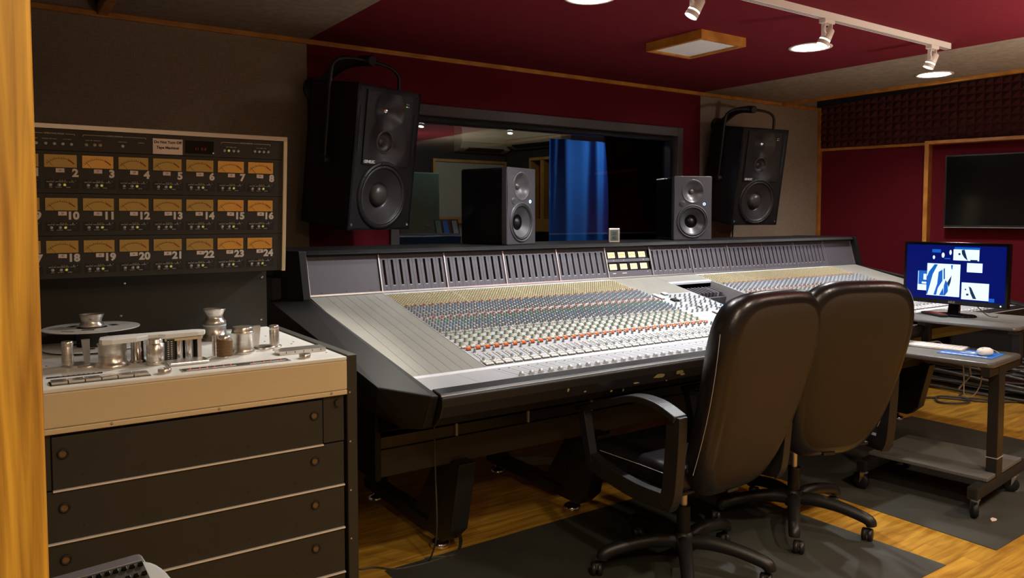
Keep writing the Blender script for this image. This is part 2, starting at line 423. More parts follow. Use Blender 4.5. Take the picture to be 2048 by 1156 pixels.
# ================================================================ mixing console
O = Vector((3.35, 2.8, 0))
con = thing('mixing_console', 'huge grey and black mixing console covered with rows of coloured knobs', 'mixing console', O)
PITCH = .3575; X0 = 1.205; X1 = X0 + 12 * PITCH          # twelve bays
SLA = math.atan2(.208, .913); SL = math.hypot(.208, .913)
def S(x, v, h=0.):       # a point on the sloped control surface, in console coordinates
    return Vector((x, 3.34 - .913 * v - h * math.sin(SLA), 1.041 - .208 * v + h * math.cos(SLA))) - O
SROT = Euler((SLA, 0, 0))
SM = lambda x, v, h=0.: T(*(S(x, v, h))) @ RX(SLA)
bx = lambda i: X0 + i * PITCH
# body
mb = MB()
mb.xprism([(3.38, .905), (2.43, .70), (2.30, .70), (2.66, .58), (2.66, .56), (3.9, .56), (3.9, 1.20), (3.45, 1.20), (3.40, 1.06)][::-1], X0, X1, 'console_black')
body = mb.build('body', con, O)
mb = MB(); mb.xprism([(2.65, .41), (2.65, .515), (2.672, .515), (2.672, .41)], X0 + .02, X1 - .02, 'apron')
mb.build('apron_panel', con, O, bevel=.002)
mb = MB(); mb.xprism([(2.66, .515), (2.66, .60), (3.6, .60), (3.6, .43), (2.672, .43), (2.672, .515)], X0 + .01, X1 - .01, 'black_paint')
mb.build('under_box', con, O)
mb = MB()
for i in range(1, 12): mb.box((bx(i) - .004, 2.654, .517), (bx(i) + .004, 2.662, .567), 'alu')
for i in (1, 2, 3):
    mb2 = MB(); mb2.box((bx(i) - .004, 2.650, .517), (bx(i) + .004, 2.6595, .567), 'c_lgrey'); mb2.build('joint_strip', con, O)
mb = MB()
for z in (.60, .625, .65, .675): mb.box((X0 + .03, 2.60, z), (X0 + .20, 2.64, z + .006), 'black_paint')
mb.build('vent_slats', con, O)
# legs
def console_leg(x):
    m = MB(); yz = [(2.58, .42), (2.65, .125), (2.72, .062), (2.87, .062), (2.72, .42)][::-1]
    m.xprism(yz, x - .04, x + .04, 'black_paint')
    m.xprism([(2.86, .06), (3.04, .06), (2.80, .40), (2.73, .40)], x - .025, x + .025, 'black_paint')
    m.box((x - .035, 2.8, .06), (x + .035, 3.52, .11), 'black_paint')
    m.box((x - .03, 3.38, .10), (x + .03, 3.46, .44), 'black_paint')
    lg = m.build('leg', con, O, bevel=.004)
    for y in (2.81, 3.46):
        MB().lathe([(.034, 0), (.042, .006), (.042, .022), (.034, .03), (.012, .034), (.012, .062)], 'chrome', T(x, y, 0) @ T(0, 0, 0)).build('foot', lg, O)
for kx in range(6): console_leg(1.572 + .722 * kx)
# front armrest
mb = MB(); prof = [(2.215, .834), (2.165, .826), (2.148, .812), (2.146, .785), (2.165, .745), (2.20, .712), (2.24, .70), (2.32, .70), (2.32, .80), (2.215, .80)][::-1]
mb.xprism(prof, X0 + .006, X1 - .006, 'leather_pad'); arm = mb.build('armrest', con, O, bevel=.004)
MB().box((X0 + .008, 2.1535, .8180), (X1 - .008, 2.1575, .8215), 'c_lgrey', T(0, 0, 0)).build('armrest_highlight', con, O)  # pale strip painting the highlight along the armrest's front edge
rs = random.Random(3)
for (px_, pz_, a_, b_) in [(2.198, .772, .034, .010), (2.312, .774, .022, .010), (2.335, .762, .014, .005), (2.079, .757, .016, .004), (1.734, .775, .005, .007), (1.821, .757, .006, .003), (1.957, .74, .006, .004), (2.25, .745, .004, .003), (2.02, .735, .003, .006)]:
    pts = []
    for i in range(12):
        t = 2 * PI * i / 12; q = rs.uniform(.7, 1.1); pts.append((math.cos(t) * a_ * q, math.sin(t) * b_ * q))
    yy = 2.146 if pz_ > .785 else 2.146 + (.785 - pz_) * .475
    MB().prism(pts, 0, .0014, 'gold', T(px_, yy - .0006, pz_) @ RX(R(90 + 25))).build('worn_patch', con, O)
# cheeks
def cheek(sx):
    f = (lambda x: x) if sx > 0 else (lambda x: X0 + X1 - x)
    m = MB(); X = X0 - .005
    m.hull([(f(X), 3.42, 1.055), (f(X), 2.427, .838), (f(X), 2.2, .836), (f(X), 2.150, .825), (f(X), 2.2, .71), (f(X), 3.42, .66), (f(X), 2.4, .66),
            (f(1.05), 3.42, 1.03), (f(1.05), 2.284, .845), (f(1.165), 2.13, .832), (f(1.165), 2.195, .71), (f(1.06), 2.31, .785), (f(1.05), 3.42, .90)], 'console_black')
    c = m.build('cheek', con, O, bevel=.006)
    m = MB()
    m.hull([(f(X), 3.355, 1.248), (f(1.165), 3.355, 1.248), (f(X), 3.30, 1.035), (f(1.165), 3.30, 1.035), (f(1.09), 3.47, 1.248), (f(1.075), 3.44, 1.0), (f(1.09), 3.9, 1.248), (f(1.09), 3.9, .6), (f(X), 3.9, 1.248), (f(X), 3.9, .6), (f(1.165), 3.45, .7), (f(X), 3.40, .7)], 'console_black')
    m.build('bridge_cheek', con, O, bevel=.005)
    m = MB(); m.hull([(f(1.06), 3.42, 1.13), (f(1.06), 3.9, 1.13), (f(1.06), 3.40, 1.0), (f(1.07), 3.46, .80), (f(1.07), 3.9, .80), (f(X), 3.9, 1.13), (f(X), 3.42, 1.13), (f(X), 3.9, .8), (f(X), 3.46, .8)], 'console_black')
    m.build('rear_cheek', con, O, bevel=.005)
    m = MB(); m.box((f(1.19), 2.62, .41), (f(1.215), 3.6, .70), 'console_black'); m.build('end_panel', con, O, bevel=.003)
cheek(1); cheek(-1)
# meter bridge
BA = math.atan2(3.39 - 3.34, 1.22 - 1.041); BH = math.hypot(.05, .179)       # lean and height of its face
def BM(x, t=0, out=0): # frame on the bridge face: local x right, y up the face, z towards the operator
    y = 3.34 + .05 * t; z = 1.041 + .179 * t
    c, s_ = math.cos(BA), math.sin(BA)
    return Matrix(((1, 0, 0, x - O.x), (0, s_, -c, y - O.y - out * c), (0, c, s_, z - O.z + out * s_), (0, 0, 0, 1)))
mb = MB(); mb.xprism([(3.355, 1.230), (3.375, 1.246), (3.9, 1.246), (3.9, 1.20), (3.41, 1.20), (3.395, 1.215)][::-1], X0 - .004, X1 + .004, 'console_black')
br = mb.build('meter_bridge', con, O, bevel=.003)
m = MB(); m.cbox((X1 / 2 - X0 / 2, BH * 1.015, .004), (X1 - X0, .007, .006), 'alu', BM(X0)); m.build('top_rail', br)
m = MB(); m.cbox((X1 / 2 - X0 / 2, .003, .004), (X1 - X0, .008, .008), 'alu', BM(X0)); m.build('bottom_rail', br)
m = MB(); m.cbox((0, BH / 2, .004), (.006, BH, .007), 'alu'); div = m.build('bay_divider', br); div.matrix_local = BM(X0 + .003)
for i in range(1, 13): o = inst(div.data, 'bay_divider', br, (0, 0, 0)); o.matrix_local = BM(bx(i) - (.003 if i == 12 else 0))
# blank end plates
for i in (0, 11):
    m = MB(); m.box((.006, .009, -.01), (PITCH - .006, BH - .003, .001), 'bridge_grey'); 
    for q in (.06, .18, .3): m.cyl(.0025, .001, .002, 'black', T(q, BH - .01, 0), 8); m.cyl(.0025, .001, .002, 'black', T(q, .016, 0), 8)
    o = m.build('blank_plate', br); o.matrix_local = BM(bx(i))
# bargraph module
PW = (PITCH - .008) / 8
m = MB(); g = .0006; sw = .013; y0, y1 = .032, BH - .026
m.box((g, .008, -.008), (PW / 2 - sw / 2, BH - .002, .001), 'bridge_grey'); m.box((PW / 2 + sw / 2, .008, -.008), (PW - g, BH - .002, .001), 'bridge_grey')
m.box((PW / 2 - sw / 2, .008, -.008), (PW / 2 + sw / 2, y0, .001), 'bridge_grey'); m.box((PW / 2 - sw / 2, y1, -.008), (PW / 2 + sw / 2, BH - .002, .001), 'bridge_grey')
m.box((0, .006, -.016), (PW, BH, -.012), 'black'); m.box((PW / 2 - sw / 2, y0 - .0005, -.012), (PW / 2 + sw / 2, y0 + .003, .0012), 'c_lgrey')
for q in range(9): m.box((PW / 2 - .003, y0 + .008 + q * .006, -.012), (PW / 2 + .002, y0 + .0105 + q * .006, -.0115), 'led')
m.cyl(.002, .001, .0018, 'black', T(PW / 2, .014, 0), 8); m.cyl(.002, .001, .0018, 'black', T(PW / 2, BH - .009, 0), 8)
bar = m.build('bargraph_meter', br); first = True
for i in (1, 2, 3, 4, 6, 7, 8, 9, 10):
    for q in range(8):
        o = bar if first else inst(bar.data, 'bargraph_meter', br, (0, 0, 0)); first = False
        o.matrix_local = BM(bx(i) + .004 + q * PW)
# VU meter bay
m = MB(); W_ = PITCH
m.box((.004, .006, -.02), (W_ - .004, BH, -.016), 'black')
rows = [(.048, .048 + .046), (.118, .118 + .046)]
m.box((.004, .006, -.016), (W_ - .004, .044, .001), 'bridge_grey'); m.box((.004, .098, -.016), (W_ - .004, .115, .001), 'bridge_grey'); m.box((.004, .168, -.016), (W_ - .004, BH, .001), 'bridge_grey')
for r_ in (.044, .098 - .0, .115, .168): pass
o = m.build('vu_panel', br); o.matrix_local = BM(bx(5))
m = MB(); m.box((0, 0, -.015), (.066, .042, -.006), 'vu_rim'); m.box((.005, .004, -.0065), (.061, .038, -.005), 'vu_c')
arc = [(.033 + .028 * math.cos(R(t)), -.002 + .028 * math.sin(R(t)), -.0046) for t in range(40, 145, 10)]
m.tube(arc, .0006, 'ink', 4); m.tube([(.033, .004, -.0044), (.016, .027, -.0044)], .0004, 'ink', 4)
m.box((-.004, -.003, -.016), (0, .045, .0), 'black'); m.box((.066, -.003, -.016), (.07, .045, .0), 'black')
vu0 = m.build('vu_meter', br); first = True
for r_ in (.049, .120):
    for q in range(4):
        o = vu0 if first else inst(vu0.data, 'vu_meter', br, (0, 0, 0)); first = False
        o.matrix_local = BM(bx(5)) @ T(.022 + q * .082, r_, 0)
for (x_, y_, w_) in [(.06, .107, .006), (.14, .107, .006), (.30, .107, .006), (.05, .03, .024), (.13, .03, .036), (.32, .034, .006)]:
    m = MB(); m.box((x_ - w_ / 2, y_ - .002, .001), (x_ + w_ / 2, y_ + .002, .0014), 'paper'); o = m.build('label_tape', br); o.matrix_local = BM(bx(5))

# ---- control surface plates
surf = None
def slab(x0, x1, v0, v1, mt='panel_grey', name='surface_plate', parent=None, h=0., th=.012):
    m = MB(); a = S(x0, v0, h); m.box((0, 0, -th), (x1 - x0, 0, 0), mt)
    m = MB(); m.box((0, -(v1 - v0) * SL, -th), (x1 - x0, 0, 0), mt, SM(x0, v0, h)); return m
GAP = .0007
# end bays: six long blank strips each
base = slab(X0, bx(6), 0, 1, 'black', h=-.014, th=.01)
base.box((0, -SL, -.01), (bx(12) - bx(7), 0, 0), 'black', SM(bx(7), 0, -.014))
surf = base.build('surface_base', con)
for i in (0, 11):
    ws = [.0745, .045, .045, .045, .045, .045, PITCH - .2995 - .004]; x = bx(i) + .002
    if i == 11: ws = ws[::-1]
    for q in ws:
        slab(x + GAP, x + q - GAP, .004, .998).build('blank_strip', surf); x += q
# channel bays plates (one per bay, grooves between the strips)
CH = []
for i in (1, 2, 3, 4, 7, 8, 9, 10):
    m = MB(); pw = PITCH / 8
    for q in range(8):
        CH.append(bx(i) + pw * (q + .5))
        m.box((q * pw + .0005, -SL * .998, -.012), ((q + 1) * pw - .0005, -SL * .004, 0), 'panel_light', SM(bx(i), 0))
        m.box((q * pw + .0012, -SL * .238, 0), ((q + 1) * pw - .0012, -SL * .034, .0006), 'button_shade', SM(bx(i), 0)); m.box((q * pw + .0012, -SL * .628, 0), ((q + 1) * pw - .0012, -SL * .242, .0006), 'slate', SM(bx(i), 0))
    m.build('channel_bay', surf)
    slab(bx(i) - .0012, bx(i) + .0012, .004, .998, 'strip_white', h=.0015, th=.012).build('edge_strip', surf)
slab(bx(5) + GAP, bx(6) - GAP, .004, .33, 'panel_grey').build('blank_panel', surf)
slab(bx(5) + GAP, bx(6) - GAP, .332, .998, 'panel_light').build('centre_panel', surf)
slab(bx(6) + GAP, bx(7) - GAP, .004, .13, 'panel_grey').build('blank_panel', surf)
slab(bx(6) + GAP, bx(7) - GAP, .132, .16, 'strip_white').build('ledge', surf)
slab(bx(6) + GAP, bx(7) - GAP, .80, .998, 'panel_light').build('centre_panel', surf)
# recess
m = MB()
m.box((.003, -SL * .80, -.105), (PITCH - .003, -SL * .16, -.10), 'black_paint', SM(bx(6), 0))
m.box((-.001, -SL * .80, -.10), (.004, -SL * .16, -.0), 'panel_light', SM(bx(6), 0)); m.box((PITCH - .004, -SL * .80, -.10), (PITCH + .001, -SL * .16, -.0), 'panel_light', SM(bx(6), 0))
m.box((.003, -SL * .80 - .004, -.10), (PITCH - .003, -SL * .80, -.013), 'black_paint', SM(bx(6), 0))
rec = m.build('script_recess', surf)
m = MB()
for q in range(11): m.box((.012 + q * .031, -SL * .16 - .115, -.097), (.026 + q * .031, -SL * .16 - .005, -.035), 'alu' if q in (2, 9) else 'bridge_grey', SM(bx(6), 0))
m.box((.003, -SL * .16 - .135, -.10), (PITCH - .003, -SL * .16 - .12, -.06), 'bridge_grey', SM(bx(6), 0))
m.build('slatted_vent', rec)
# front shelf: white strip, then the small-fader tier
m = MB(); m.box((X0 + .001, 2.392, .815), (X1 - .001, 2.4268, .8345), 'strip_white'); m.build('white_strip', con, O, bevel=.002)
def tier(x0, x1): return MB().box((x0 + GAP, 2.214, .815), (x1 - GAP, 2.391, .831), 'panel_light')
tier(X0, bx(0) + .2).build('tier_plate', con, O); tier(bx(0) + .2, bx(1)).build('tier_plate', con, O); tier(bx(11), X1).build('tier_plate', con, O)
for i in range(1, 11):
    m = MB(); pw = PITCH / 8
    for q in range(8):
        x = bx(i) + q * pw; m.box((x + .0006, 2.214, .815), (x + pw - .0006, 2.391, .831), 'panel_light')
        m.box((x + pw / 2 - .001, 2.225, .831), (x + pw / 2 + .001, 2.36, .8313), 'black'); m.box((x + pw / 2 - .004, 2.372, .831), (x + pw / 2 + .003, 2.378, .8318), 'black')
    m.build('small_fader_bay', con, O)
m = MB(); m.box((-.0105, -.005, 0), (.0105, .005, .007), 'cap_silver'); m.lathe([(.009, .005), (.010, .010), (.005, .015), (.001, .016)], 'cap_silver', n=10)
ff = m.build('small_fader_cap', con, bevel=.001); first = True
for i in range(1, 11):
    if i == 6: continue
    for q in range(8):
        lc = Vector((bx(i) + (q + .5) * PITCH / 8, 2.232 + rs.uniform(-.002, .002), .831)) - O
        if first: ff.location = lc; first = False
        else: inst(ff.data, 'small_fader_cap', con, lc)

# ---- controls
def knob_mesh(cap, r=.0052, h=.017):
    m = MB(); m.lathe([(r * 1.15, 0), (r * 1.15, .003), (r, .004), (r * .9, h - .001)], 'cap_grey', n=9); m.lathe([(r * .9, h - .001), (r * .85, h + .001), (.0001, h + .001)], cap, n=9)
    m.box((-.0006, 0, h + .0009), (.0006, r * .8, h + .0015), 'key_white'); return m
KN = []       # (x, v, cap)
BT = []       # cream buttons (x, v)
PWc = PITCH / 8
rows_k = [(.250, 'c_orange'), (.278, 'c_orange'), (.306, 'c_blue'), (.334, 'c_blue'), (.362, 'c_lgrey'), (.388, 'c_lgrey'), (.432, 'c_red'), (.458, 'c_red'), (.484, 'c_green'), (.510, 'c_green'), (.536, 'c_blue'), (.562, 'c_blue'), (.588, 'c_lgrey')]
for ci, x in enumerate(CH):
    for j in range(10):
        for q in (-.0149, 0, .0149): BT.append((x + q, .046 + j * .0195))
    for j, (v, c) in enumerate(rows_k):
        KN.append((x - .0112, v, c if j % 2 == 0 else 'c_lgrey')); KN.append((x + .0112, v + .014, c))
    for q in (-.0149, .0, .0149): BT.append((x + q, .412)); BT.append((x + q, .612))
    for j, v in enumerate((.640, .681, .722, .763)):
        KN.append((x - .010, v, 'c_blue' if j == 0 else 'c_teal'))
        for d in (0, .016): BT.append((x + .003, v + d)); BT.append((x + .013, v + d + .007))
    KN.append((x + .013, .842, 'c_lgrey'))
# script centre knobs
for a in range(8):
    for b in range(7):
        if (a * 3 + b * 5) % 7 == 0 or (a < 2 and b < 3): continue
        KN.append((bx(5) + .045 + a * .038, .40 + b * .042, 'c_blue' if (b > 3 and a > 4) else 'c_lgrey'))
NEAR = lambda x, v: (S(x, v) + O - Vector((0, 0, 1.4))).length
caps = {}
KN.sort(key=lambda q: NEAR(q[0], q[1]))
for x, v, c in KN[:100]:
    if c not in caps: caps[c] = knob_mesh(c).build('rotary_knob', surf, loc=S(x, v)); caps[c].rotation_euler = SROT
    else: inst(caps[c].data, 'rotary_knob', surf, S(x, v), SROT)
m = MB()
for x, v, c in KN[100:]:
    mx = SM(x, v); h = .017; r = .0052
    m.lathe([(r * 1.1, 0), (r * .9, h)], 'cap_grey', mx, 7); m.add([(r * .9 * math.cos(t), r * .9 * math.sin(t), h + .0005) for t in [2 * PI * q / 7 for q in range(7)]], [tuple(range(7))], c, mx)
o = m.build('rotary_knobs', surf); o['kind'] = 'stuff'
BT.sort(key=lambda q: NEAR(q[0], q[1]))
m = MB(); m.box((-.0036, -.0028, 0), (.0036, .0028, .006), 'cream'); b0 = m.build('push_button', surf, loc=S(*BT[0])); b0.rotation_euler = SROT
for x, v in BT[1:100]: inst(b0.data, 'push_button', surf, S(x, v), SROT)
m = MB()
for x, v in BT[100:]: m.box((-.0036, -.0028, 0), (.0036, .0028, .006), 'cream', SM(x, v))
o = m.build('push_buttons', surf); o['kind'] = 'stuff'
# orange and white lit keys, faders, white keys
def first_or(src, name, loc):
    if src[0] is None: src[0] = src[1].build(name, surf, loc=loc, bevel=.0012); src[0].rotation_euler = SROT
    else: inst(src[0].data, name, surf, loc, SROT)
mo = MB().box((-.009, -.0055, .003), (.009, .0055, .012), 'key_orange').box((-.0095, -.006, 0), (.0095, .006, .004), 'black')
mw = MB().box((-.009, -.005, .003), (.009, .005, .011), 'key_white').box((-.0095, -.0055, 0), (.0095, .0055, .004), 'black')
fo, fww = [None, mo], [None, mw]
mf = MB(); mf.lathe([(.006, 0), (.0065, .012), (.0045, .017)], 'c_lgrey', n=10); mf.lathe([(.0045, .017), (.0001, .018)], 'c_blue', n=10); mf.box((-.010, -.008, 0), (.010, .008, .006), 'key_white')
fc = [None, mf]
ms = MB(); ms.box((-.0015, -.115 * SL, 0), (.0015, 0, .0005), 'black'); fs_ = [None, ms]
mg = MB()
for q in range(6): mg.box((-.005, -.012 * q - .002, 0), (.004 if q % 2 else .002, -.012 * q + .001, .003), 'gold')
fg = [None, mg]
W2 = []
for x in CH + [bx(5) + .3]:
    first_or(fww, 'white_key', S(x - .012, .793)); first_or(fo, 'orange_key', S(x + .000, .815))
    first_or(fs_, 'fader_slot', S(x - .004, .862, .0)); first_or(fg, 'fader_scale', S(x + .012, .872))
    first_or(fc, 'fader_cap', S(x - .004, .945 + rs.uniform(-.006, .003), .0004))
    for a in (-.012, .0, .012):
        for v in (.966, .983): W2.append((x + a, v))
W2.sort(key=lambda q: NEAR(q[0], q[1]))
m = MB().box((-.005, -.005, .003), (.005, .005, .009), 'key_white').box((-.0056, -.0056, 0), (.0056, .0056, .004), 'black')
w0 = m.build('small_white_key', surf, loc=S(*W2[0])); w0.rotation_euler = SROT
for x, v in W2[1:100]: inst(w0.data, 'small_white_key', surf, S(x, v), SROT)
m = MB()
for x, v in W2[100:]: m.box((-.005, -.005, .003), (.005, .005, .009), 'key_white', SM(x, v)); m.box((-.0056, -.0056, 0), (.0056, .0056, .004), 'black', SM(x, v))
o = m.build('small_white_keys', surf); o['kind'] = 'stuff'
# centre section white bars
for (x_, v_, a_, b_, c_) in [(.035, .345, .020, .075, 'key_white'), (.115, .33, .028, .030, 'key_white'), (.085, .44, .035, .035, 'black'), (.16, .56, .012, .04, 'key_white'), (.17, .68, .045, .035, 'key_white'), (.23, .68, .012, .075, 'key_white'), (.25, .66, .02, .05, 'key_white'), (.30, .69, .02, .05, 'key_white'), (.275, .63, .02, .02, 'key_white')]:
    m = MB().box((0, -b_, .004), (a_, 0, .010), c_).box((-.001, -b_ - .001, 0), (a_ + .001, .001, .005), 'black')
    o = m.build('bar_key', surf, loc=S(bx(5) + x_, v_)); o.rotation_euler = SROT
# small clock on the bridge
t = thing('digital_clock', 'small silver framed digital clock standing on top of the console bridge', 'clock', (3.112, 3.43, 1.246), R(-36))
m = MB(); m.box((-.033, -.012, 0), (.033, .014, .088), 'alu', RX(R(-4))); m.build('case', t, bevel=.005)
m = MB(); m.box((-.024, -.0145, .012), (.024, -.0125, .076), 'lcd', RX(R(-4))); m.build('display', t)
for tx, z_, s_ in (('20', .056, .026), ('45', .030, .026)):
    o = inst(text_mesh(tx, s_, 'black', .0), 'digits', t, (0, -.0152, z_)); o.rotation_euler = (R(86), 0, 0)

# ================================================================ tape machine
TO = Vector((.49, 2.65, 0))
tm = thing('tape_machine', 'large cream decked multitrack tape machine with a wall of amber meters above', 'tape machine', TO)
XL, XR = .05, .922; DZ = .97; FY, BY = 2.229, 3.03
m = MB(); m.box((XL + .01, FY + .03, .03), (XR - .005, BY, .95), 'rack_black'); m.build('cabinet', tm, TO)
m = MB(); m.prism([(XR + .004, FY + .012), (XR + .038, FY + .012), (XR + .038, BY + .01), (XR + .004, BY + .01)], .0, .972, 'rack_black'); m.build('side_panel', tm, TO, bevel=.004)
m = MB(); m.prism([(XL - .034, FY + .012), (XL - .0, FY + .012), (XL - .0, BY + .01), (XL - .034, BY + .01)], .0, .972, 'rack_black'); m.build('side_panel', tm, TO, bevel=.004)
m = MB(); m.box((XL, FY, DZ - .012), (XR, BY, DZ), 'deck'); dk = m.build('deck_plate', tm, TO, bevel=.003)
m = MB(); m.box((XL, FY, .868), (XR, FY + .02, DZ - .0125), 'fascia'); m.box((XL, FY - .001, .852), (XR, FY + .018, .867), 'fascia')
fa = m.build('fascia', tm, TO, bevel=.003)
def screw(p, parent, org, r=.004, name='screw', mx=None):
    MB().lathe([(r, 0), (r, .002), (r * .5, .003)], 'chrome', T(*p) @ (mx or RX(R(90))), 10).build(name, parent, org)
for x in (.27, .54, .87): screw((x, FY - .001, .862), fa, TO)
# row of round vent holes under the fascia
m = MB()
for q in range(28): m.cyl(.010, 0, .003, 'black', T(.14 + q * .0265, FY + .026, .847) @ RX(R(90)), 10)
m.build('vent_holes', tm, TO)
# front panels
zs = [(.706, .842), (.57, .702), (.434, .566), (.292, .430), (.156, .288), (.03, .152)]
for i, (a, b) in enumerate(zs):
    x0, x1 = (.134, .847) if i == 0 else (XL + .004, XR - .008)
    m = MB(); m.box((x0, FY + .014, a), (x1, FY + .03, b), 'rack_black')
    for q in range(5): m.cyl(.0035, 0, .0004, 'black', T(.20 + q * .14, FY + .0139, a + .03) @ RX(R(90)), 8)
    p = m.build('front_panel', tm, TO, bevel=.0015)
    MB().box((x0, FY + .007, a - .0045), (x1, FY + .02, a - .0005), 'edge_alu').build('aluminium_edge', p, TO)
    for x in (.158, .82):
        mm = MB(); mm.lathe([(.0125, .0), (.0135, .004), (.0105, .007), (.0085, .003)], 'black', T(x, FY + .014, b - .045) @ RX(R(90)), 16, cap=0); mm.lathe([(.0086, .0030), (.0001, .0012)], 'vinyl_brown', T(x, FY + .014, b - .045) @ RX(R(90)), 16)
        mm.build('quarter_turn_bolt', p, TO)
m = MB(); m.box((.85, FY + .016, .706), (XR - .006, FY + .03, .85), 'rack_black'); m.cyl(.011, 0, .012, 'rack_black', T(.895, FY + .016, .828) @ RX(R(90)), 14); m.build('corner_plate', tm, TO, bevel=.001); m = MB(); m.box((XL + .004, FY + .016, .706), (.131, FY + .03, .85), 'rack_black')
m.build('corner_plate', tm, TO, bevel=.001)
m = MB()
for q in range(6): m.cyl(.003, 0, .002, 'brushed', T(XR + .012, FY + .0115, .08 + q * .155) @ RX(R(90)), 8)
m.build('rack_screws', tm, TO)
# back plate and the meter housing
m = MB(); m.box((XL, BY, DZ - .02), (XR, BY + .012, 1.30), 'rack_black'); bp = m.build('back_plate', tm, TO)
for x, z in ((.405, 1.05), (.905, 1.165), (.90, 1.0), (.42, 1.165)): screw((x, BY, z), bp, TO, .005)
m = MB(); m.box((.2, BY + .012, .4), (.78, BY + .05, 1.5), 'rack_black'); m.build('bracket', tm, TO)
PT = Vector((.945, 2.838, 1.692)); PD = Vector((0, .047, -.492)).normalized(); PH = .4945
# local frame of the meter face: origin at its top left corner, x right, y up, z towards the operator
PXL = .035
u = -PD; nrm = Vector((1, 0, 0)).cross(u)
PMx = Matrix(((1, u.x, nrm.x, -TO.x), (0, u.y, nrm.y, PT.y - TO.y), (0, u.z, nrm.z, PT.z - TO.z), (0, 0, 0, 1)))
mh = MB(); mh.box((PXL + .004, -PH, -.15), (.941, -.004, -.006), 'rack_black'); hs = mh.build('meter_housing', tm); hs.matrix_local = PMx
m = MB(); m.box((PXL - .004, -.012, -.15), (.949, .003, .004), 'alu'); m.box((.936, -PH - .002, -.15), (.949, -.0125, .004), 'fascia'); m.box((PXL - .004, -PH - .002, -.15), (PXL + .009, -.0125, .004), 'fascia')
m.build('housing_frame', hs, bevel=.001)
for (a, b) in ((-.0805, -.013), (-.2165, -.0815), (-.3545, -.2175), (-PH, -.3555)):
    m = MB(); m.box((PXL + .011, a, -.006), (.933, b - .0005, 0), 'rack_black')
    for x in (PXL + .02, .925):
        for yy in (a + .015, b - .015): m.cyl(.004, 0, .0004, 'black', T(x, yy, 0), 8)
    m.build('rack_panel', hs, bevel=.0008)
CP = .1055
def vu_mesh(fm):
    m = MB(); m.box((-.002, -.0425, -.003), (.092, .0025, .001), 'vu_rim'); m.box((0, -.040, .001), (.09, 0, .0013), fm)
    c = (.045, -.062); rr = .050
    m.tube([(c[0] + rr * math.cos(R(t)), c[1] + rr * math.sin(R(t)), .0015) for t in range(56, 141, 7)][2:], .0006, 'ink', 4)
    m.tube([(c[0] + rr * math.cos(R(t)), c[1] + rr * math.sin(R(t)), .0015) for t in (42, 50, 58, 66)], .0024, 'ink_red', 4)
    for t in range(60, 146, 7):
        e = rr + (.006 if (t // 7) % 2 else .0035); m.tube([(c[0] + rr * math.cos(R(t)), c[1] + rr * math.sin(R(t)), .0015), (c[0] + e * math.cos(R(t)), c[1] + e * math.sin(R(t)), .0015)], .0007, 'ink', 4)
    m.tube([(.026, -.039, .0017), (.008, -.019, .0017)], .0006, 'ink', 4)
    return m
vum = {}
def vu_inst(i, j, fm):
    loc = (.0695 + i * CP, -(.094 + j * .138), 0)
    if fm not in vum: vum[fm] = vu_mesh(fm).build('vu_meter', hs, loc=loc)
    else: inst(vum[fm].data, 'vu_meter', hs, loc)
def button_mesh(c): 
    return MB().lathe([(.0042, 0), (.0052, .001), (.0052, .003), (.004, .004)], 'brushed', n=12).lathe([(.0036, .004), (.0034, .0045), (.0001, .0045)], c, n=12)
bm_ = {}
def btn(x, y, c='c_lgrey'):
    if c not in bm_: bm_[c] = button_mesh(c).build('round_button', hs, loc=(x, y, 0))
    else: inst(bm_[c].data, 'round_button', hs, (x, y, 0))
ctl = MB(); ctl.box((0, -.029, .0), (.095, 0, .0008), 'black')
for q in (.040, .047, .054): ctl.box((q, -.004, .0008), (q + .004, -.0015, .0012), 'gold')
ctl.box((.016, -.004, .0008), (.018, -.002, .0012), 'c_green'); ctl.box((.024, -.004, .0008), (.026, -.002, .0012), 'c_red'); ctl.cyl(.0014, .0008, .0013, 'key_white', T(.076, -.003, 0), 6); ctl.cyl(.0012, .0008, .0013, 'c_lgrey', T(.086, -.003, 0), 6)
ctl.cyl(.006, .0008, .0012, 'ink', T(.081, -.0155, 0), 10)
ctlm = None; dimple = None
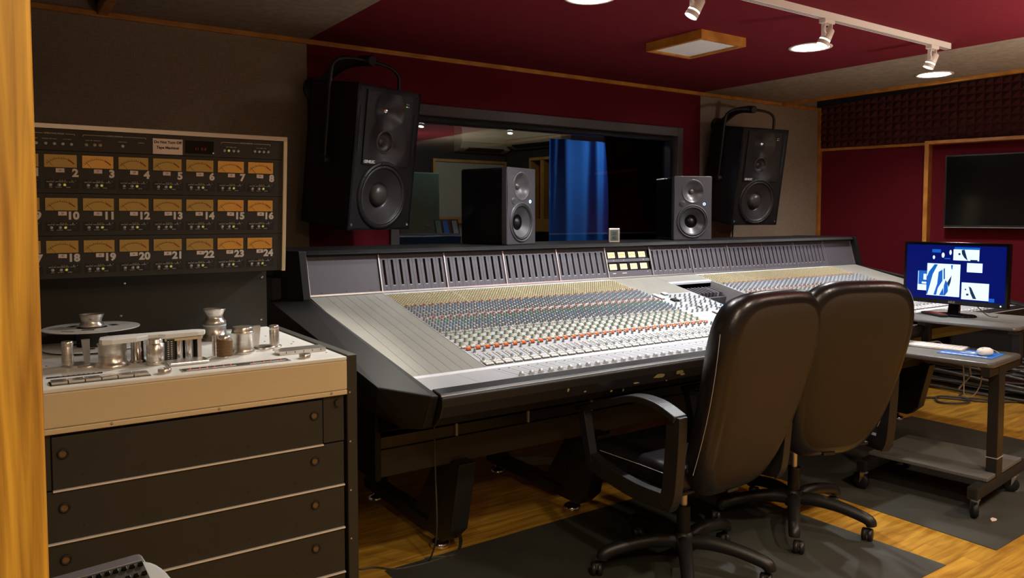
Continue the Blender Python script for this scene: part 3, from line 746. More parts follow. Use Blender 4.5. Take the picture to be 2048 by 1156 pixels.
for j in range(3):
    for i in range(8):
        fm = {(2, 0): 'vu_b', (6, 0): 'vu_b', (7, 0): 'vu_b', (6, 1): 'vu_b', (7, 1): 'vu_b', (7, 2): 'vu_b', (6, 2): 'vu_b'}.get((i, j), 'vu_a')
        vu_inst(i, j, fm)
        X_ = .0695 + i * CP; Y_ = -(.094 + j * .138)
        n = j * 8 + i + 1
        inst(text_mesh(str(n), .034, 'num_grey', .0017, 'RIGHT', 1.04), 'channel_number', hs, (X_ + .094, Y_ - .058, .0003))
        if ctlm is None: ctlm = ctl.build('control_strip', hs, loc=(X_, Y_ - .079, 0))
        else: inst(ctlm.data, 'control_strip', hs, (X_, Y_ - .079, 0))
        inst(text_mesh('SELECT REC   INPUT REPRO SYNC    OUTPUT', .0042, 'num_grey', 0, 'LEFT', .9), 'lettering', hs, (X_ + .005, Y_ - .0865, .001))
        inst(text_mesh('SAFE        OUTPUT          METER', .0042, 'num_grey', 0, 'LEFT', 1.0), 'lettering', hs, (X_ + .012, Y_ - .104, .001))
        unlit = (i, j) in ((4, 1), (3, 2))
        btn(X_ + .0155, Y_ - .0955, 'c_lgrey'); btn(X_ + .0395, Y_ - .0955, 'c_lgrey'); btn(X_ + .0545, Y_ - .0955, 'c_lgrey' if unlit else 'yellow_led')
        sx = X_ + .035 - (.002 * ((i * 5 + j) % 3)); o = MB().box((0, -.013, 0), (.024, 0, .0006), 'paper').build('number_sticker', hs, loc=(sx, Y_ - .0435, 0))
        o.rotation_euler = (0, 0, R([-1, 1.5, 0, -2][(i + j) % 4]))
        inst(text_mesh(str(25 + j * 8 + i), .008, 'ink', 0), 'sticker_number', hs, (sx + .012, Y_ - .050, .0009))
        if dimple is None: dimple = MB().cyl(.003, 0, .0005, 'ink').build('screw_hole', hs, loc=(X_ + .047, Y_ - .064, 0))
        else: inst(dimple.data, 'screw_hole', hs, (X_ + .047, Y_ - .064, 0))
for x in (.155, .18, .204, .227, .251): btn(x, -.0595)
btn(.293, -.059, 'c_green'); btn(.317, -.0585, 'gold'); btn(.333, -.058, 'gold'); btn(.399, -.058)
for x in (.724, .739, .756, .772): btn(x, -.0565, 'yellow_led' if x == .739 else 'c_lgrey')
for x in (.831, .847, .863, .879): btn(x, -.0545)
for (a, b, tx) in ((.146, .261, 'OPERATING MODE'), (.284, .47, 'CODE CHANNEL'), (.714, .887, 'AUDIO MASTER')):
    m = MB(); c = (a + b) / 2; h_ = len(tx) * .0022
    m.box((a, -.0285, 0), (c - h_, -.0275, .0004), 'num_grey'); m.box((c + h_, -.0285, 0), (b, -.0275, .0004), 'num_grey')
    m.box((a, -.033, 0), (a + .0008, -.0275, .0004), 'num_grey'); m.box((b - .0008, -.033, 0), (b, -.0275, .0004), 'num_grey'); m.build('bracket_line', hs)
    inst(text_mesh(tx, .0065, 'num_grey', 0), 'lettering', hs, (c, -.028, .0004))
for (x, y, tx) in ((.155, -.045, 'SAFE'), (.191, -.045, 'REHEARSE  SPOT ERASE'), (.240, -.045, 'AUTO INPUT'), (.301, -.045, 'SELECT REC'), (.325, -.045, 'REPRO SYNC'), (.399, -.045, 'CODE BYPASS'), (.455, -.045, 'VARISPEED'), (.748, -.044, 'INPUT  REPRO  SYNC'), (.855, -.043, 'INPUT  REPRO  SYNC')):
    inst(text_mesh(tx, .0038, 'num_grey', 0), 'lettering', hs, (x, y, .0004))
# the notice and the dark display
m = MB(); m.box((.491, -.0785, .0006), (.585, -.0265, .0012), 'paper'); o = m.build('paper_notice', hs); o.matrix_local = Matrix.Identity(4)
o['label'] = 'printed paper notice taped over the panel'
inst(text_mesh('Do Not Turn Off\nTape Machine!', .0122, 'ink', .00045, 'CENTER', 1.0, line=1.5), 'notice_text', hs, (.538, -.0475, .0014))
m = MB(); m.box((.594, -.072, .0), (.688, -.028, .001), 'gloss_black'); m.cyl(.0028, .001, .0025, 'key_white', T(.6865, -.068, 0), 10); m.build('display_window', hs)
inst(text_mesh('I I  0 0', .014, 'ink_red', 0), 'display_digits', hs, (.645, -.056, .0012))

# ---- transport parts on the deck
def on(x, y): return T(x, y, DZ)
def dpart(m, name, bevel=0.): return m.build(name, tm, TO, bevel=bevel)
def tension_arm(x, y, x2, y2, nm='tension_arm', sg=1):
    m = MB(); m.lathe([(.036, 0), (.036, .005), (.033, .007)], 'brushed', on(x2, y2), 28); m.lathe([(.0155, .007), (.0155, .058), (.0145, .060), (.0155, .062), (.0155, .072), (.0135, .074)], 'brushed', on(x, y), 24)
    m.hull([tuple(Vector((x2 + a * sg, y2 + b, DZ + c))) for a, b, c in ((.018, .006, .007), (.034, .012, .007), (.018, .018, .007), (.012, .004, .074), (.034, .010, .074), (.012, .020, .074), (.034, .02, .074))], 'alu')
    m.cyl(.003, 0, .001, 'black', on(x, y) @ T(0, -.012, .0735), 8)
    dpart(m, nm)
tension_arm(.198, 2.533, .222, 2.53)
m = MB(); m.lathe([(.030, 0), (.030, .004), (.028, .005)], 'brushed', on(.245, 2.508), 24); dpart(m, 'guide_disc')
m = MB(); m.lathe([(.045, 0), (.045, .006), (.040, .011), (.037, .014), (.037, .062), (.040, .064), (.040, .067)], 'brushed', on(.306, 2.472), 36); dpart(m, 'tape_drum')
m = MB(); m.lathe([(.024, 0), (.021, .006), (.018, .008), (.018, .070)], 'chrome', on(.376, 2.50), 24); dpart(m, 'guide_roller')
m = MB(); m.lathe([(.022, 0), (.0245, .003), (.0245, .010), (.023, .012), (.0245, .014), (.0245, .060), (.022, .062), (.0205, .064), (.0205, .074), (.019, .076)], 'brushed', on(.412, 2.425), 32); dpart(m, 'pinch_roller')
# head assembly: white cover plate over the heads
m = MB(); pl = []
def cov(z0, z1, mt):
    pts = [(.270, 2.455), (.275, 2.432), (.300, 2.425), (.365, 2.440), (.385, 2.455), (.400, 2.466), (.428, 2.466), (.445, 2.452), (.540, 2.462), (.560, 2.475), (.568, 2.495), (.556, 2.512), (.535, 2.520), (.30, 2.520), (.278, 2.505)]
    m.prism([(x, y) for x, y in pts], z0, z1, mt, T(0, 0, DZ))
cov(.068, .082, 'deck'); dpart(m, 'head_cover', .002)
m = MB(); m.box((.448, 2.452, DZ), (.470, 2.51, DZ + .066), 'rack_black')
for q in range(9):
    for a in (.450, .459): m.box((a, 2.4515, DZ + .008 + q * .0062), (a + .005, 2.453, DZ + .0105 + q * .0062), 'alu')
dpart(m, 'terminal_block')
m = MB(); m.box((.445, 2.50, DZ), (.548, 2.52, DZ + .067), 'black'); m.box((.536, 2.458, DZ), (.548, 2.50, DZ + .067), 'alu'); m.box((.445, 2.453, DZ + .060), (.55, 2.47, DZ + .067), 'fascia'); dpart(m, 'head_block')
for x in (.485, .515): m = MB(); m.lathe([(.013, 0), (.013, .062)], 'chrome', on(x, 2.475), 20, sy=.8); dpart(m, 'tape_head')
m = MB(); m.box((.438, 2.36, DZ), (.548, 2.425, DZ + .010), 'alu'); dpart(m, 'head_shield', .003)
m = MB(); m.cyl(.0055, 0, .064, 'brushed', on(.586, 2.468), 12); dpart(m, 'capstan_pin')
m = MB(); m.lathe([(.022, 0), (.024, .004), (.023, .006)], 'brushed', on(.607, 2.425), 28); prof = [(.0215, .006)]
for q in range(5): prof += [(.024, .008 + q * .0095), (.024, .015 + q * .0095), (.0228, .0165 + q * .0095)]
m.lathe(prof + [(.022, .056)], 'vinyl_brown', on(.607, 2.425), 28); m.lathe([(.0185, .056), (.0185, .066), (.016, .068)], 'brushed', on(.607, 2.425), 24); dpart(m, 'capstan_roller')
m = MB(); m.lathe([(.034, 0), (.036, .008), (.033, .012), (.0325, .014), (.0325, .062), (.035, .064), (.035, .068), (.033, .070), (.0325, .072), (.0325, .082), (.031, .084)], 'brushed', on(.676, 2.475), 40); dpart(m, 'tape_drum')
tension_arm(.790, 2.522, .762, 2.53, sg=-1)
m = MB(); m.lathe([(.030, 0), (.030, .004), (.028, .005)], 'brushed', on(.788, 2.535), 24); dpart(m, 'guide_disc')
# right hand reel hub
m = MB(); hp_ = on(.669, 2.80)
m.lathe([(.048, 0), (.044, .010), (.038, .012), (.038, .048)], 'brushed', hp_, 36); m.lathe([(.0385, .049), (.0385, .056)], 'c_lgrey', hp_, 36); m.lathe([(.038, .058), (.038, .066), (.030, .074), (.027, .082), (.030, .094), (.038, .108), (.038, .110), (.036, .1105), (.034, .106), (.01, .105), (.0001, .105)], 'brushed', hp_, 36)
m.box((-.028, -.003, .105), (.028, .003, .1085), 'alu', hp_); dpart(m, 'reel_hub')
# left hub below the reel
m = MB(); m.lathe([(.05, 0), (.05, .004), (.035, .0045)], 'rack_black', on(.293, 2.838), 32); dpart(m, 'reel_table')
m = MB(); m.box((.770, 2.455, DZ), (.905, 2.475, DZ + .003), 'brushed'); m.hull([(.756, 2.36, DZ), (.905, 2.36, DZ), (.905, 2.415, DZ), (.756, 2.415, DZ), (.756, 2.36, DZ + .012), (.905, 2.36, DZ + .012), (.905, 2.415, DZ + .014), (.756, 2.415, DZ + .014)], 'brushed')
for q in range(5): m.box((.775 + q * .028, 2.3595, DZ + .004), (.777 + q * .028, 2.3605, DZ + .010), 'black'); m.box((.775 + q * .028, 2.425, DZ), (.787 + q * .028, 2.430, DZ + .003), 'brushed')
dpart(m, 'head_lift_block')
for x, y in ((.409, 2.276), (.807, 2.279)):
    m = MB(); m.lathe([(.0175, 0), (.0175, .012), (.0165, .013)], 'brushed', on(x, y), 24); m.box((-.001, -.016, .013), (.001, .016, .0135), 'rack_black', on(x, y)); dpart(m, 'rotary_dial')
m = MB(); m.box((.135, 2.371, DZ - .001), (.268, 2.382, DZ + .002), 'black'); 
for q in range(8): m.box((.165 + q * .012, 2.3745, DZ + .002), (.172 + q * .012, 2.3785, DZ + .0022), 'num_grey')
dpart(m, 'function_strip')
m = MB(); m.box((.136, 2.258, DZ), (.372, 2.322, DZ + .0008), 'rack_black'); dpart(m, 'button_plinth')
for q in range(6):
    m = MB(); m.box((.140 + q * .0385, 2.268, DZ + .0008), (.176 + q * .0385, 2.312, DZ + .007), 'brushed'); m.box((.150 + q * .0385, 2.288, DZ + .007), (.166 + q * .0385, 2.292, DZ + .0073), 'black'); dpart(m, 'transport_button', .002)
m = MB(); m.box((-.022, -.006, 0), (.022, .006, .0006), 'paper', T(.275, 2.295, DZ + .0073) @ RZ(R(8))); dpart(m, 'tape_label')
m = MB(); m.box((.452, 2.256, DZ), (.757, 2.306, DZ + .0012), 'brushed'); m.box((.457, 2.266, DZ + .0012), (.750, 2.300, DZ + .0015), 'rack_black')
m.box((.465, 2.268, DZ + .0015), (.60, 2.274, DZ + .002), 'key_white'); m.box((.64, 2.268, DZ + .0015), (.745, 2.274, DZ + .002), 'key_white')
for q in (.475, .50, .52, .54, .565, .585, .65, .68, .70, .73): m.lathe([(.003, .0015), (.003, .005), (.002, .006)], 'c_red', on(q, 2.278), 8)
dpart(m, 'track_selector')
for x, y in ((.148, 2.576), (.80, 2.66), (.86, 2.70), (.84, 2.78), (.88, 2.60), (.86, 2.56), (.895, 2.33), (.72, 2.90)):
    MB().cyl(.003, 0, .001, 'black', on(x, y), 8).build('deck_screw', tm, TO)
# ---- tape reel lying on the deck
rl = thing('tape_reel', 'empty flat metal tape reel with flared hub lying on the tape deck', 'tape reel', (.293, 2.838, DZ + .0045))
for z in (.003, .064):
    m = MB(); n = 60; vs = []; fs = []
    for r_ in (.046, .142):
        for zz in (0, .0025):
            for q in range(n): vs.append((r_ * math.cos(2 * PI * q / n), r_ * math.sin(2 * PI * q / n), z + zz))
    for q in range(n):
        p = (q + 1) % n; i0, i1, o0, o1 = 0, n, 2 * n, 3 * n
        fs += [(i1 + q, o1 + q, o1 + p, i1 + p), (i0 + q, i0 + p, o0 + p, o0 + q), (o0 + q, o0 + p, o1 + p, o1 + q), (i0 + p, i0 + q, i1 + q, i1 + p)]
    m.add(vs, fs, 'deck')
    for a in (15, 135, 255): m.box((-.010, -.018, z + .0024), (.012, .018, z + .0029), 'black', RZ(R(a)) @ T(.068, 0, 0))
    if z > .05: m.box((-.020, -.004, z + .0025), (.02, .004, z + .0029), 'ink', T(-.075, -.075, 0) @ RZ(R(-40)))
    m.build('flange', rl)
MB().cyl(.045, .001, .0655, 'black', n=32).build('core', rl)
MB().lathe([(.032, .0656), (.038, .069), (.036, .076), (.029, .084), (.031, .094), (.037, .108), (.036, .110), (.034, .108), (.026, .088), (.0001, .088)], 'brushed', n=36, cap=1).build('hub', rl)

# ---- remote controller low in front of the tape machine
rc = thing('remote_controller', 'dark grey remote controller with a small keypad in front of the tape machine', 'remote control', (.17, 1.82, 0), R(8))
m = MB(); m.box((-.03, -.06, 0), (.03, .0, .56), 'rack_black'); m.lathe([(.14, 0), (.14, .02), (.04, .03)], 'rack_black', T(0, -.03, 0)); m.build('stand', rc, bevel=.004)
tl = T(0, -.02, .645) @ RX(R(22))
m = MB(); m.hull([tuple(tl @ Vector(p)) for p in [(-.10, -.14, -.03), (.12, -.14, -.03), (.115, .03, -.03), (-.09, .03, -.03), (-.10, -.14, 0), (.12, -.14, 0), (.105, .035, -.004), (-.085, .035, -.004)]], 'bridge_grey'); m.build('case', rc, bevel=.008)
m = MB(); m.box((-.09, -.13, 0), (.10, .004, .002), 'rack_black', tl); m.box((-.095, .004, 0), (.10, .007, .003), 'alu', tl); m.build('face_plate', rc)
m = MB(); m.lathe([(.05, -.03), (.05, -.002), (.046, .0)], 'c_lgrey', tl @ T(.095, -.09, 0), 28, sx=.9, sy=1.9); m.build('side_wing', rc)
for a in range(8):
    for b in range(3):
        m = MB(); m.box((.088 - a * .0165, -.012 - b * .028, .002), (.098 - a * .0165, .0 - b * .028 - .0 - .004, .008), 'gloss_black', tl); m.build('key', rc, bevel=.0012)

# ================================================================ loudspeakers
def face_frame(az, pitch):
    n = Vector((math.cos(R(az)) * math.cos(R(pitch)), math.sin(R(az)) * math.cos(R(pitch)), -math.sin(R(pitch))))
    r = Vector((-math.sin(R(az)), math.cos(R(az)), 0)); u_ = n.cross(r)
    return r, u_, n
def holed(m, x0, y0, x1, y1, cx, cy, r, z, mt, n=48):
    """flat plate facing +z with a round hole"""
    angs = sorted(set([2 * PI * q / n for q in range(n)] + [math.atan2(y - cy, x - cx) % (2 * PI) for x in (x0, x1) for y in (y0, y1)]))
    vs = []; N = len(angs)
    for a in angs:
        c, s_ = math.cos(a), math.sin(a)
        k_ = min([((x1 if c > 0 else x0) - cx) / c if abs(c) > 1e-9 else 1e9, ((y1 if s_ > 0 else y0) - cy) / s_ if abs(s_) > 1e-9 else 1e9])
        vs += [(cx + r * c, cy + r * s_, z), (cx + k_ * c, cy + k_ * s_, z), (cx + r * c, cy + r * s_, z - .012)]
    m.add(vs, [(3 * i, 3 * i + 1, 3 * ((i + 1) % N) + 1, 3 * ((i + 1) % N)) for i in range(N)] + [(3 * i + 2, 3 * i, 3 * ((i + 1) % N), 3 * ((i + 1) % N) + 2) for i in range(N)], mt)
def big_speaker(c, az, pitch, label, wallpt):
    r, u_, n = face_frame(az, pitch)
    t = thing('wall_speaker', label, 'speaker', c, 0)
    t.matrix_world = Matrix(((r.x, u_.x, n.x, c[0]), (r.y, u_.y, n.y, c[1]), (r.z, u_.z, n.z, c[2]), (0, 0, 0, 1)))
    W, H, D = .24, .39, .38
    m = MB(); m.box((-W, -H, -D), (W, H, -D + .01), 'spk_black')
    for a, b in (((-W, -H, -D), (-W + .012, H, -.002)), ((W - .012, -H, -D), (W, H, -.002)), ((-W, -H, -D), (W, -H + .012, -.002)), ((-W, H - .012, -D), (W, H, -.002))): m.box(a, b, 'spk_black')
    holed(m, -W, -H, W, -.03, 0, -.20, .164, -.002, 'spk_black')
    for a, b in (((-W, -.03, -.012), (-.174, H, -.002)), ((.174, -.03, -.012), (W, H, -.002)), ((-.174, .359, -.012), (.174, H, -.002))): m.box(a, b, 'spk_black')
    m.build('cabinet', t)
    m = MB()
    for s_ in (-1, 1):
        for yy in (.36, -.36): MB().cyl(.008, -.002, .0015, 'black' if yy > 0 else 'chrome', T(s_ * .215, yy, 0), 12).build('corner_bolt', t)
        MB().prism([(s_ * .208 + .010 * math.cos(a), (.265 if math.sin(a) >= 0 else .045) + .010 * math.sin(a)) for a in [2 * PI * q / 16 for q in range(16)]], -.002, .0006, 'black').build('port_slot', t)
    # waveguide plate with a sculpted dish
    m = MB(); nx, ny = 60, 66; x0, x1, y0, y1 = -.175, .175, -.03, .36; vs = []; fs = []
    def zf(x, y):
        z = .005
        for (cx, cy, rr, d) in ((0, .265, .120, .040), (0, .095, .150, .030)):
            q = math.hypot(x - cx, (y - cy)) / rr
            if q < 1: z -= d * (1 - q * q) ** 1.5
        if math.hypot(x, y - .095) < .056: z = -.07
        return z
    for j in range(ny + 1):
        for i in range(nx + 1):
            x = x0 + (x1 - x0) * i / nx; y = y0 + (y1 - y0) * j / ny; vs.append((x, y, zf(x, y)))
    for j in range(ny):
        for i in range(nx): a = j * (nx + 1) + i; fs.append((a, a + 1, a + nx + 2, a + nx + 1))
    m.add(vs, fs, 'spk_wave', smooth=True)
    m.box((x0 - .002, y0 - .002, -.001), (x1 + .002, y0, .006), 'black'); m.box((x0 - .002, y1, -.001), (x1 + .002, y1 + .002, .006), 'black'); m.box((x0 - .002, y0, -.001), (x0, y1, .006), 'black'); m.box((x1, y0, -.001), (x1 + .002, y1, .006), 'black')
    wg = m.build('waveguide', t)
    m = MB(); m.lathe([(.020, -.036), (.019, -.028), (.012, -.020), (.0001, -.017)], 'chrome', T(0, .265, 0), 20); m.build('tweeter', t)
    m = MB(); m.lathe([(.0635, -.045), (.0635, -.019), (.060, -.016), (.056, -.019), (.052, -.026), (.022, -.058), (.0215, -.050), (.012, -.044), (.0001, -.042)], 'cone', T(0, .095, .004), 40, cap=0); m.lathe([(.0645, -.020), (.0615, -.0155), (.058, -.018)], 'dome', T(0, .095, .004), 36, cap=0); m.build('midrange_driver', t)
    m = MB(); pr = [(.190, .0), (.185, .007), (.176, .009), (.168, .009), (.163, .002), (.160, -.001)]
    m.lathe(pr, 'spk_black', T(0, -.20, 0), 60, cap=0)
    rp = [(.163, .004), (.157, .010), (.150, .003)]
    for q in range(14): rr = .148 - q * .0055; rp += [(rr, .000 - q * .0024), (rr - .003, -.0026 - q * .0024)]
    m.lathe([(.166, .0045)] + rp[1:] + [(.062, -.040)], 'cone', T(0, -.20, 0), 60, cap=0)
    m.lathe([(.062, -.040), (.060, -.024), (.045, -.010), (.025, -.003), (.0001, -.001)], 'dome', T(0, -.20, 0), 36, cap=0)
    for q in range(8): a = 2 * PI * q / 8 + .2; m.cyl(.0035, .004, .009, 'chrome', T(.181 * math.cos(a), -.20 + .181 * math.sin(a), 0), 8)
    m.build('woofer', t)
    inst(text_mesh('GENELEC', .022, 'key_white', .0006, 'LEFT', .85), 'brand_lettering', t, (-.168, -.017, .0062))
    m = MB()
    for a in (0, 1):
        for b in (0, 1): m.box((.122 + a * .014, .315 - b * .014, .005), (.129 + a * .014, .319 - b * .014, .0062), 'green_led' if (a == 0 and b == 1) else 'key_white')
    m.build('status_lights', t)
    # yoke: tube from one side pivot over the top to the other, hung from a wall arm
    pts = [(-W - .02, -.02, -.20), (-W - .02, .20, -.20), (-W - .02, .43, -.20), (-W + .01, .50, -.20), (-.12, .53, -.20), (.12, .53, -.20), (W - .01, .50, -.20), (W + .02, .43, -.20), (W + .02, .2, -.20), (W + .02, -.02, -.20)]
    m = MB(); m.tube(pts, .011, 'plastic', 8, sub=5)
    for s_ in (-1, 1): m.lathe([(.026, 0), (.026, .03), (.02, .035)], 'plastic', T(s_ * (W + .001), -.03, -.20) @ RY(R(90 * s_)), 20)
    yk = m.build('yoke', t)
    m = MB(); m.lathe([(.030, -.05), (.030, .03), (.026, .034)], 'plastic', T(0, .535, -.20), 24); wl = t.matrix_world.inverted() @ Vector(wallpt); wq = (wl + Vector((0, .535, -.2))) / 2 + Vector((0, .05, 0))
    m.tube([(0, .535, -.24), tuple(wq), tuple(wl)], .028, 'plastic', 10, sub=6); m.cyl(.07, -.012, .0, 'plastic', T(*wl) @ (Matrix.Rotation(0, 4, 'X')), 24); m.build('wall_arm', yk)
    return t
s1 = big_speaker((1.859, 3.916, 1.715), -70, 7.6, 'large black wall speaker hanging left of the window over the console', (1.66, 4.47, 2.16))
s2 = big_speaker((5.215, 4.006, 1.720), -99.4, 9.0, 'large black wall speaker hanging right of the window on grey fabric', (5.25, 4.48, 2.18))

def nearfield(c, az, label):
    r, u_, n = face_frame(az, 0)
    t = thing('studio_monitor', label, 'speaker', (c[0], c[1], 1.2465), 0)
    t.matrix_world = Matrix(((r.x, u_.x, n.x, c[0]), (r.y, u_.y, n.y, c[1]), (r.z, u_.z, n.z, 1.2465), (0, 0, 0, 1)))
    W, H, D = .1365, .425, .33
    m = MB(); m.box((-W + .004, .002, -D), (W - .004, H - .002, -.03), 'gloss_black'); m.build('cabinet', t, bevel=.012)
    # moulded baffle, waisted at the tweeter
    pts = []; Nn = 10
    def hw(y): return W - .006 * math.exp(-((y / H - .62) / .22) ** 2)
    left = [(-hw(H * q / 14), H * q / 14) for q in range(15)]; right = [(hw(H * q / 14), H * q / 14) for q in range(14, -1, -1)]
    poly = (right[::-1] + left[::-1])
    m = MB(); holed(m, -W + .006, .004, W - .006, .240, -.001, .125, .101, 0, 'nf_grey'); holed(m, -W + .006, .240, W - .006, H - .004, 0, .323, .0715, 0, 'nf_grey')
    def edge(a, b):   # rounded rim of the baffle
        m.tube([a, b], .006, 'nf_grey', 10)
    for a, b in zip(poly, poly[1:] + poly[:1]):
        da = Vector((a[0], a[1])); db = Vector((b[0], b[1])); cn = Vector((0, H / 2)); sa = lambda v: (v.x - math.copysign(.006, v.x), min(max(v.y, .006), H - .006), -.006)
        edge(sa(da), sa(db))
    for sx_ in (-1, 1): m.box((sx_ * (W - .0005), .006, -.034), (sx_ * (W - .010), H - .006, -.006), 'nf_grey')
    m.box((-W + .006, 0, -.034), (W - .006, .008, -.006), 'nf_grey'); m.box((-W + .006, H - .008, -.034), (W - .006, H, -.006), 'nf_grey')
    m.build('baffle', t)
    def dish(cx, cy, r0, prof, mt, name, mt2=None, p2=None):
        mm = MB(); mm.lathe(prof, mt, T(cx, cy, 0), 44, cap=0)
        if mt2: mm.lathe(p2, mt2, T(cx, cy, 0), 28, cap=0)
        return mm.build(name, t)
    dish(0, .323, 0, [(.080, .0002), (.077, .0025), (.071, .0005), (.060, -.010), (.045, -.020), (.030, -.027), (.0185, -.030)], 'nf_cone', 'tweeter_waveguide', 'dome', [(.0185, -.030), (.016, -.024), (.009, -.020), (.0001, -.019)])
    dish(-.001, .125, 0, [(.112, .0002), (.110, .005), (.104, .007), (.100, .002)], 'nf_grey', 'woofer_ring')
    dish(-.001, .125, 0, [(.101, .000), (.096, .006), (.090, .006), (.085, -.002), (.083, -.003)], 'black', 'woofer_surround')
    dish(-.001, .125, 0, [(.084, -.003), (.062, -.018), (.040, -.033), (.024, -.042)], 'nf_cone', 'woofer_cone', 'spk_black', [(.027, -.040), (.024, -.030), (.013, -.022), (.0001, -.020)])
    mm = MB(); mm.lathe([(.019, .0), (.019, .003), (.017, .004), (.0001, .003)], 'nf_cone', T(-.075, .242, 0), 24); mm.box((-.016, -.001, .004), (.016, .001, .0046), 'black', T(-.075, .242, 0)); mm.build('badge', t)
    mm = MB(); mm.tube([(.080 + .0075 * math.cos(R(a)), .240 + .0075 * math.sin(R(a)), .0015) for a in range(0, 360, 20)], .0016, 'blue_led', 6, closed=True); mm.build('power_light', t)
    return t
nearfield((2.481, 3.493), -71, 'grey fronted studio monitor standing on the console bridge, facing right, glossy black side showing')
nearfield((3.908, 3.536), -113.6, 'grey fronted studio monitor standing on the console bridge in front of the right wall speaker')

# ================================================================ office chairs
def sweep(m, pts, w_, h_, mt, sub=5, side=Vector((1, 0, 0))):
    P = catmull([Vector(p) for p in pts], sub); vs = []; fs = []
    for i, p in enumerate(P):
        t_ = (P[min(i + 1, len(P) - 1)] - P[max(0, i - 1)]).normalized(); up_ = side.cross(t_).normalized()
        for a, b in ((-1, -1), (1, -1), (1, 1), (-1, 1)): vs.append(tuple(p + side * a * w_ / 2 + up_ * b * h_ / 2))
    n = len(P)
    for i in range(n - 1):
        for k_ in range(4): l = (k_ + 1) % 4; fs.append((i * 4 + k_, i * 4 + l, i * 4 + 4 + l, i * 4 + 4 + k_))
    fs += [(3, 2, 1, 0), (n * 4 - 4, n * 4 - 3, n * 4 - 2, n * 4 - 1)]
    return m.add(vs, fs, mt)
def chair_back():
    H = .765; N = 80
    def outline(k_):
        out = []
        for i in range(N):
            a = 2 * PI * i / N; c, s_ = math.cos(a), math.sin(a); e = 2 / 4.0
            x = math.copysign(abs(c) ** e, c); z = math.copysign(abs(s_) ** e, s_)
            hw_ = .222 + .066 * (z * .5 + .5)
            ix = k_ if k_ < 1 else 1
            out.append((x * (hw_ - ix), z * (H / 2 - ix)))
        return out
    def bend(z): t_ = (z + H / 2) / H; return -.215 * t_ + .02 - .03 * math.sin(PI * t_)
    layers = [(.15, .075), (.08, .085), (.04, .080), (.012, .062), (.0, .030), (-.002, -.012), (.014, -.032), (.038, -.044), (.043, -.0425), (.049, -.046), (.09, -.052), (.15, -.055)]
    vs = []
    for ins, th in layers:
        for x, z in outline(ins): vs.append((x, bend(z) + th, z))
    L_ = len(layers)
    def cap(k_, th):      # inner discs shrinking to the middle line
        rows_ = []
        for f in (.66, .33, 0.):
            for x, z in outline(.15): rows_.append((x * f, bend(z * (.35 + .65 * f)) + th, z * (.35 + .65 * f)))
        return rows_
    m = MB(); f1, f2 = [], []
    for j in range(L_ - 1):
        for i in range(N):
            k_ = (i + 1) % N; (f2 if j >= 8 else f1).append((j * N + i, j * N + k_, (j + 1) * N + k_, (j + 1) * N + i))
    m.add(vs, f1, 'leather', smooth=True)
    def fan(base_ring, th, mt):
        v2 = base_ring + cap(0, th); fs = []
        for j in range(3):
            for i in range(N): k_ = (i + 1) % N; fs.append((j * N + i, j * N + k_, (j + 1) * N + k_, (j + 1) * N + i))
        m.add(v2, fs, mt, smooth=True)
    m.add(vs[8 * N:], [tuple(q - 8 * N for q in f) for f in f2], 'leather_back', smooth=True)
    fan(vs[-N:], -.056, 'leather_back'); fan(vs[:N], .075, 'leather')
    return m
def fix_normals(o):
    bm = bmesh.new(); bm.from_mesh(o.data); bmesh.ops.remove_doubles(bm, verts=bm.verts, dist=1e-5); bmesh.ops.recalc_face_normals(bm, faces=bm.faces); bm.to_mesh(o.data); bm.free()
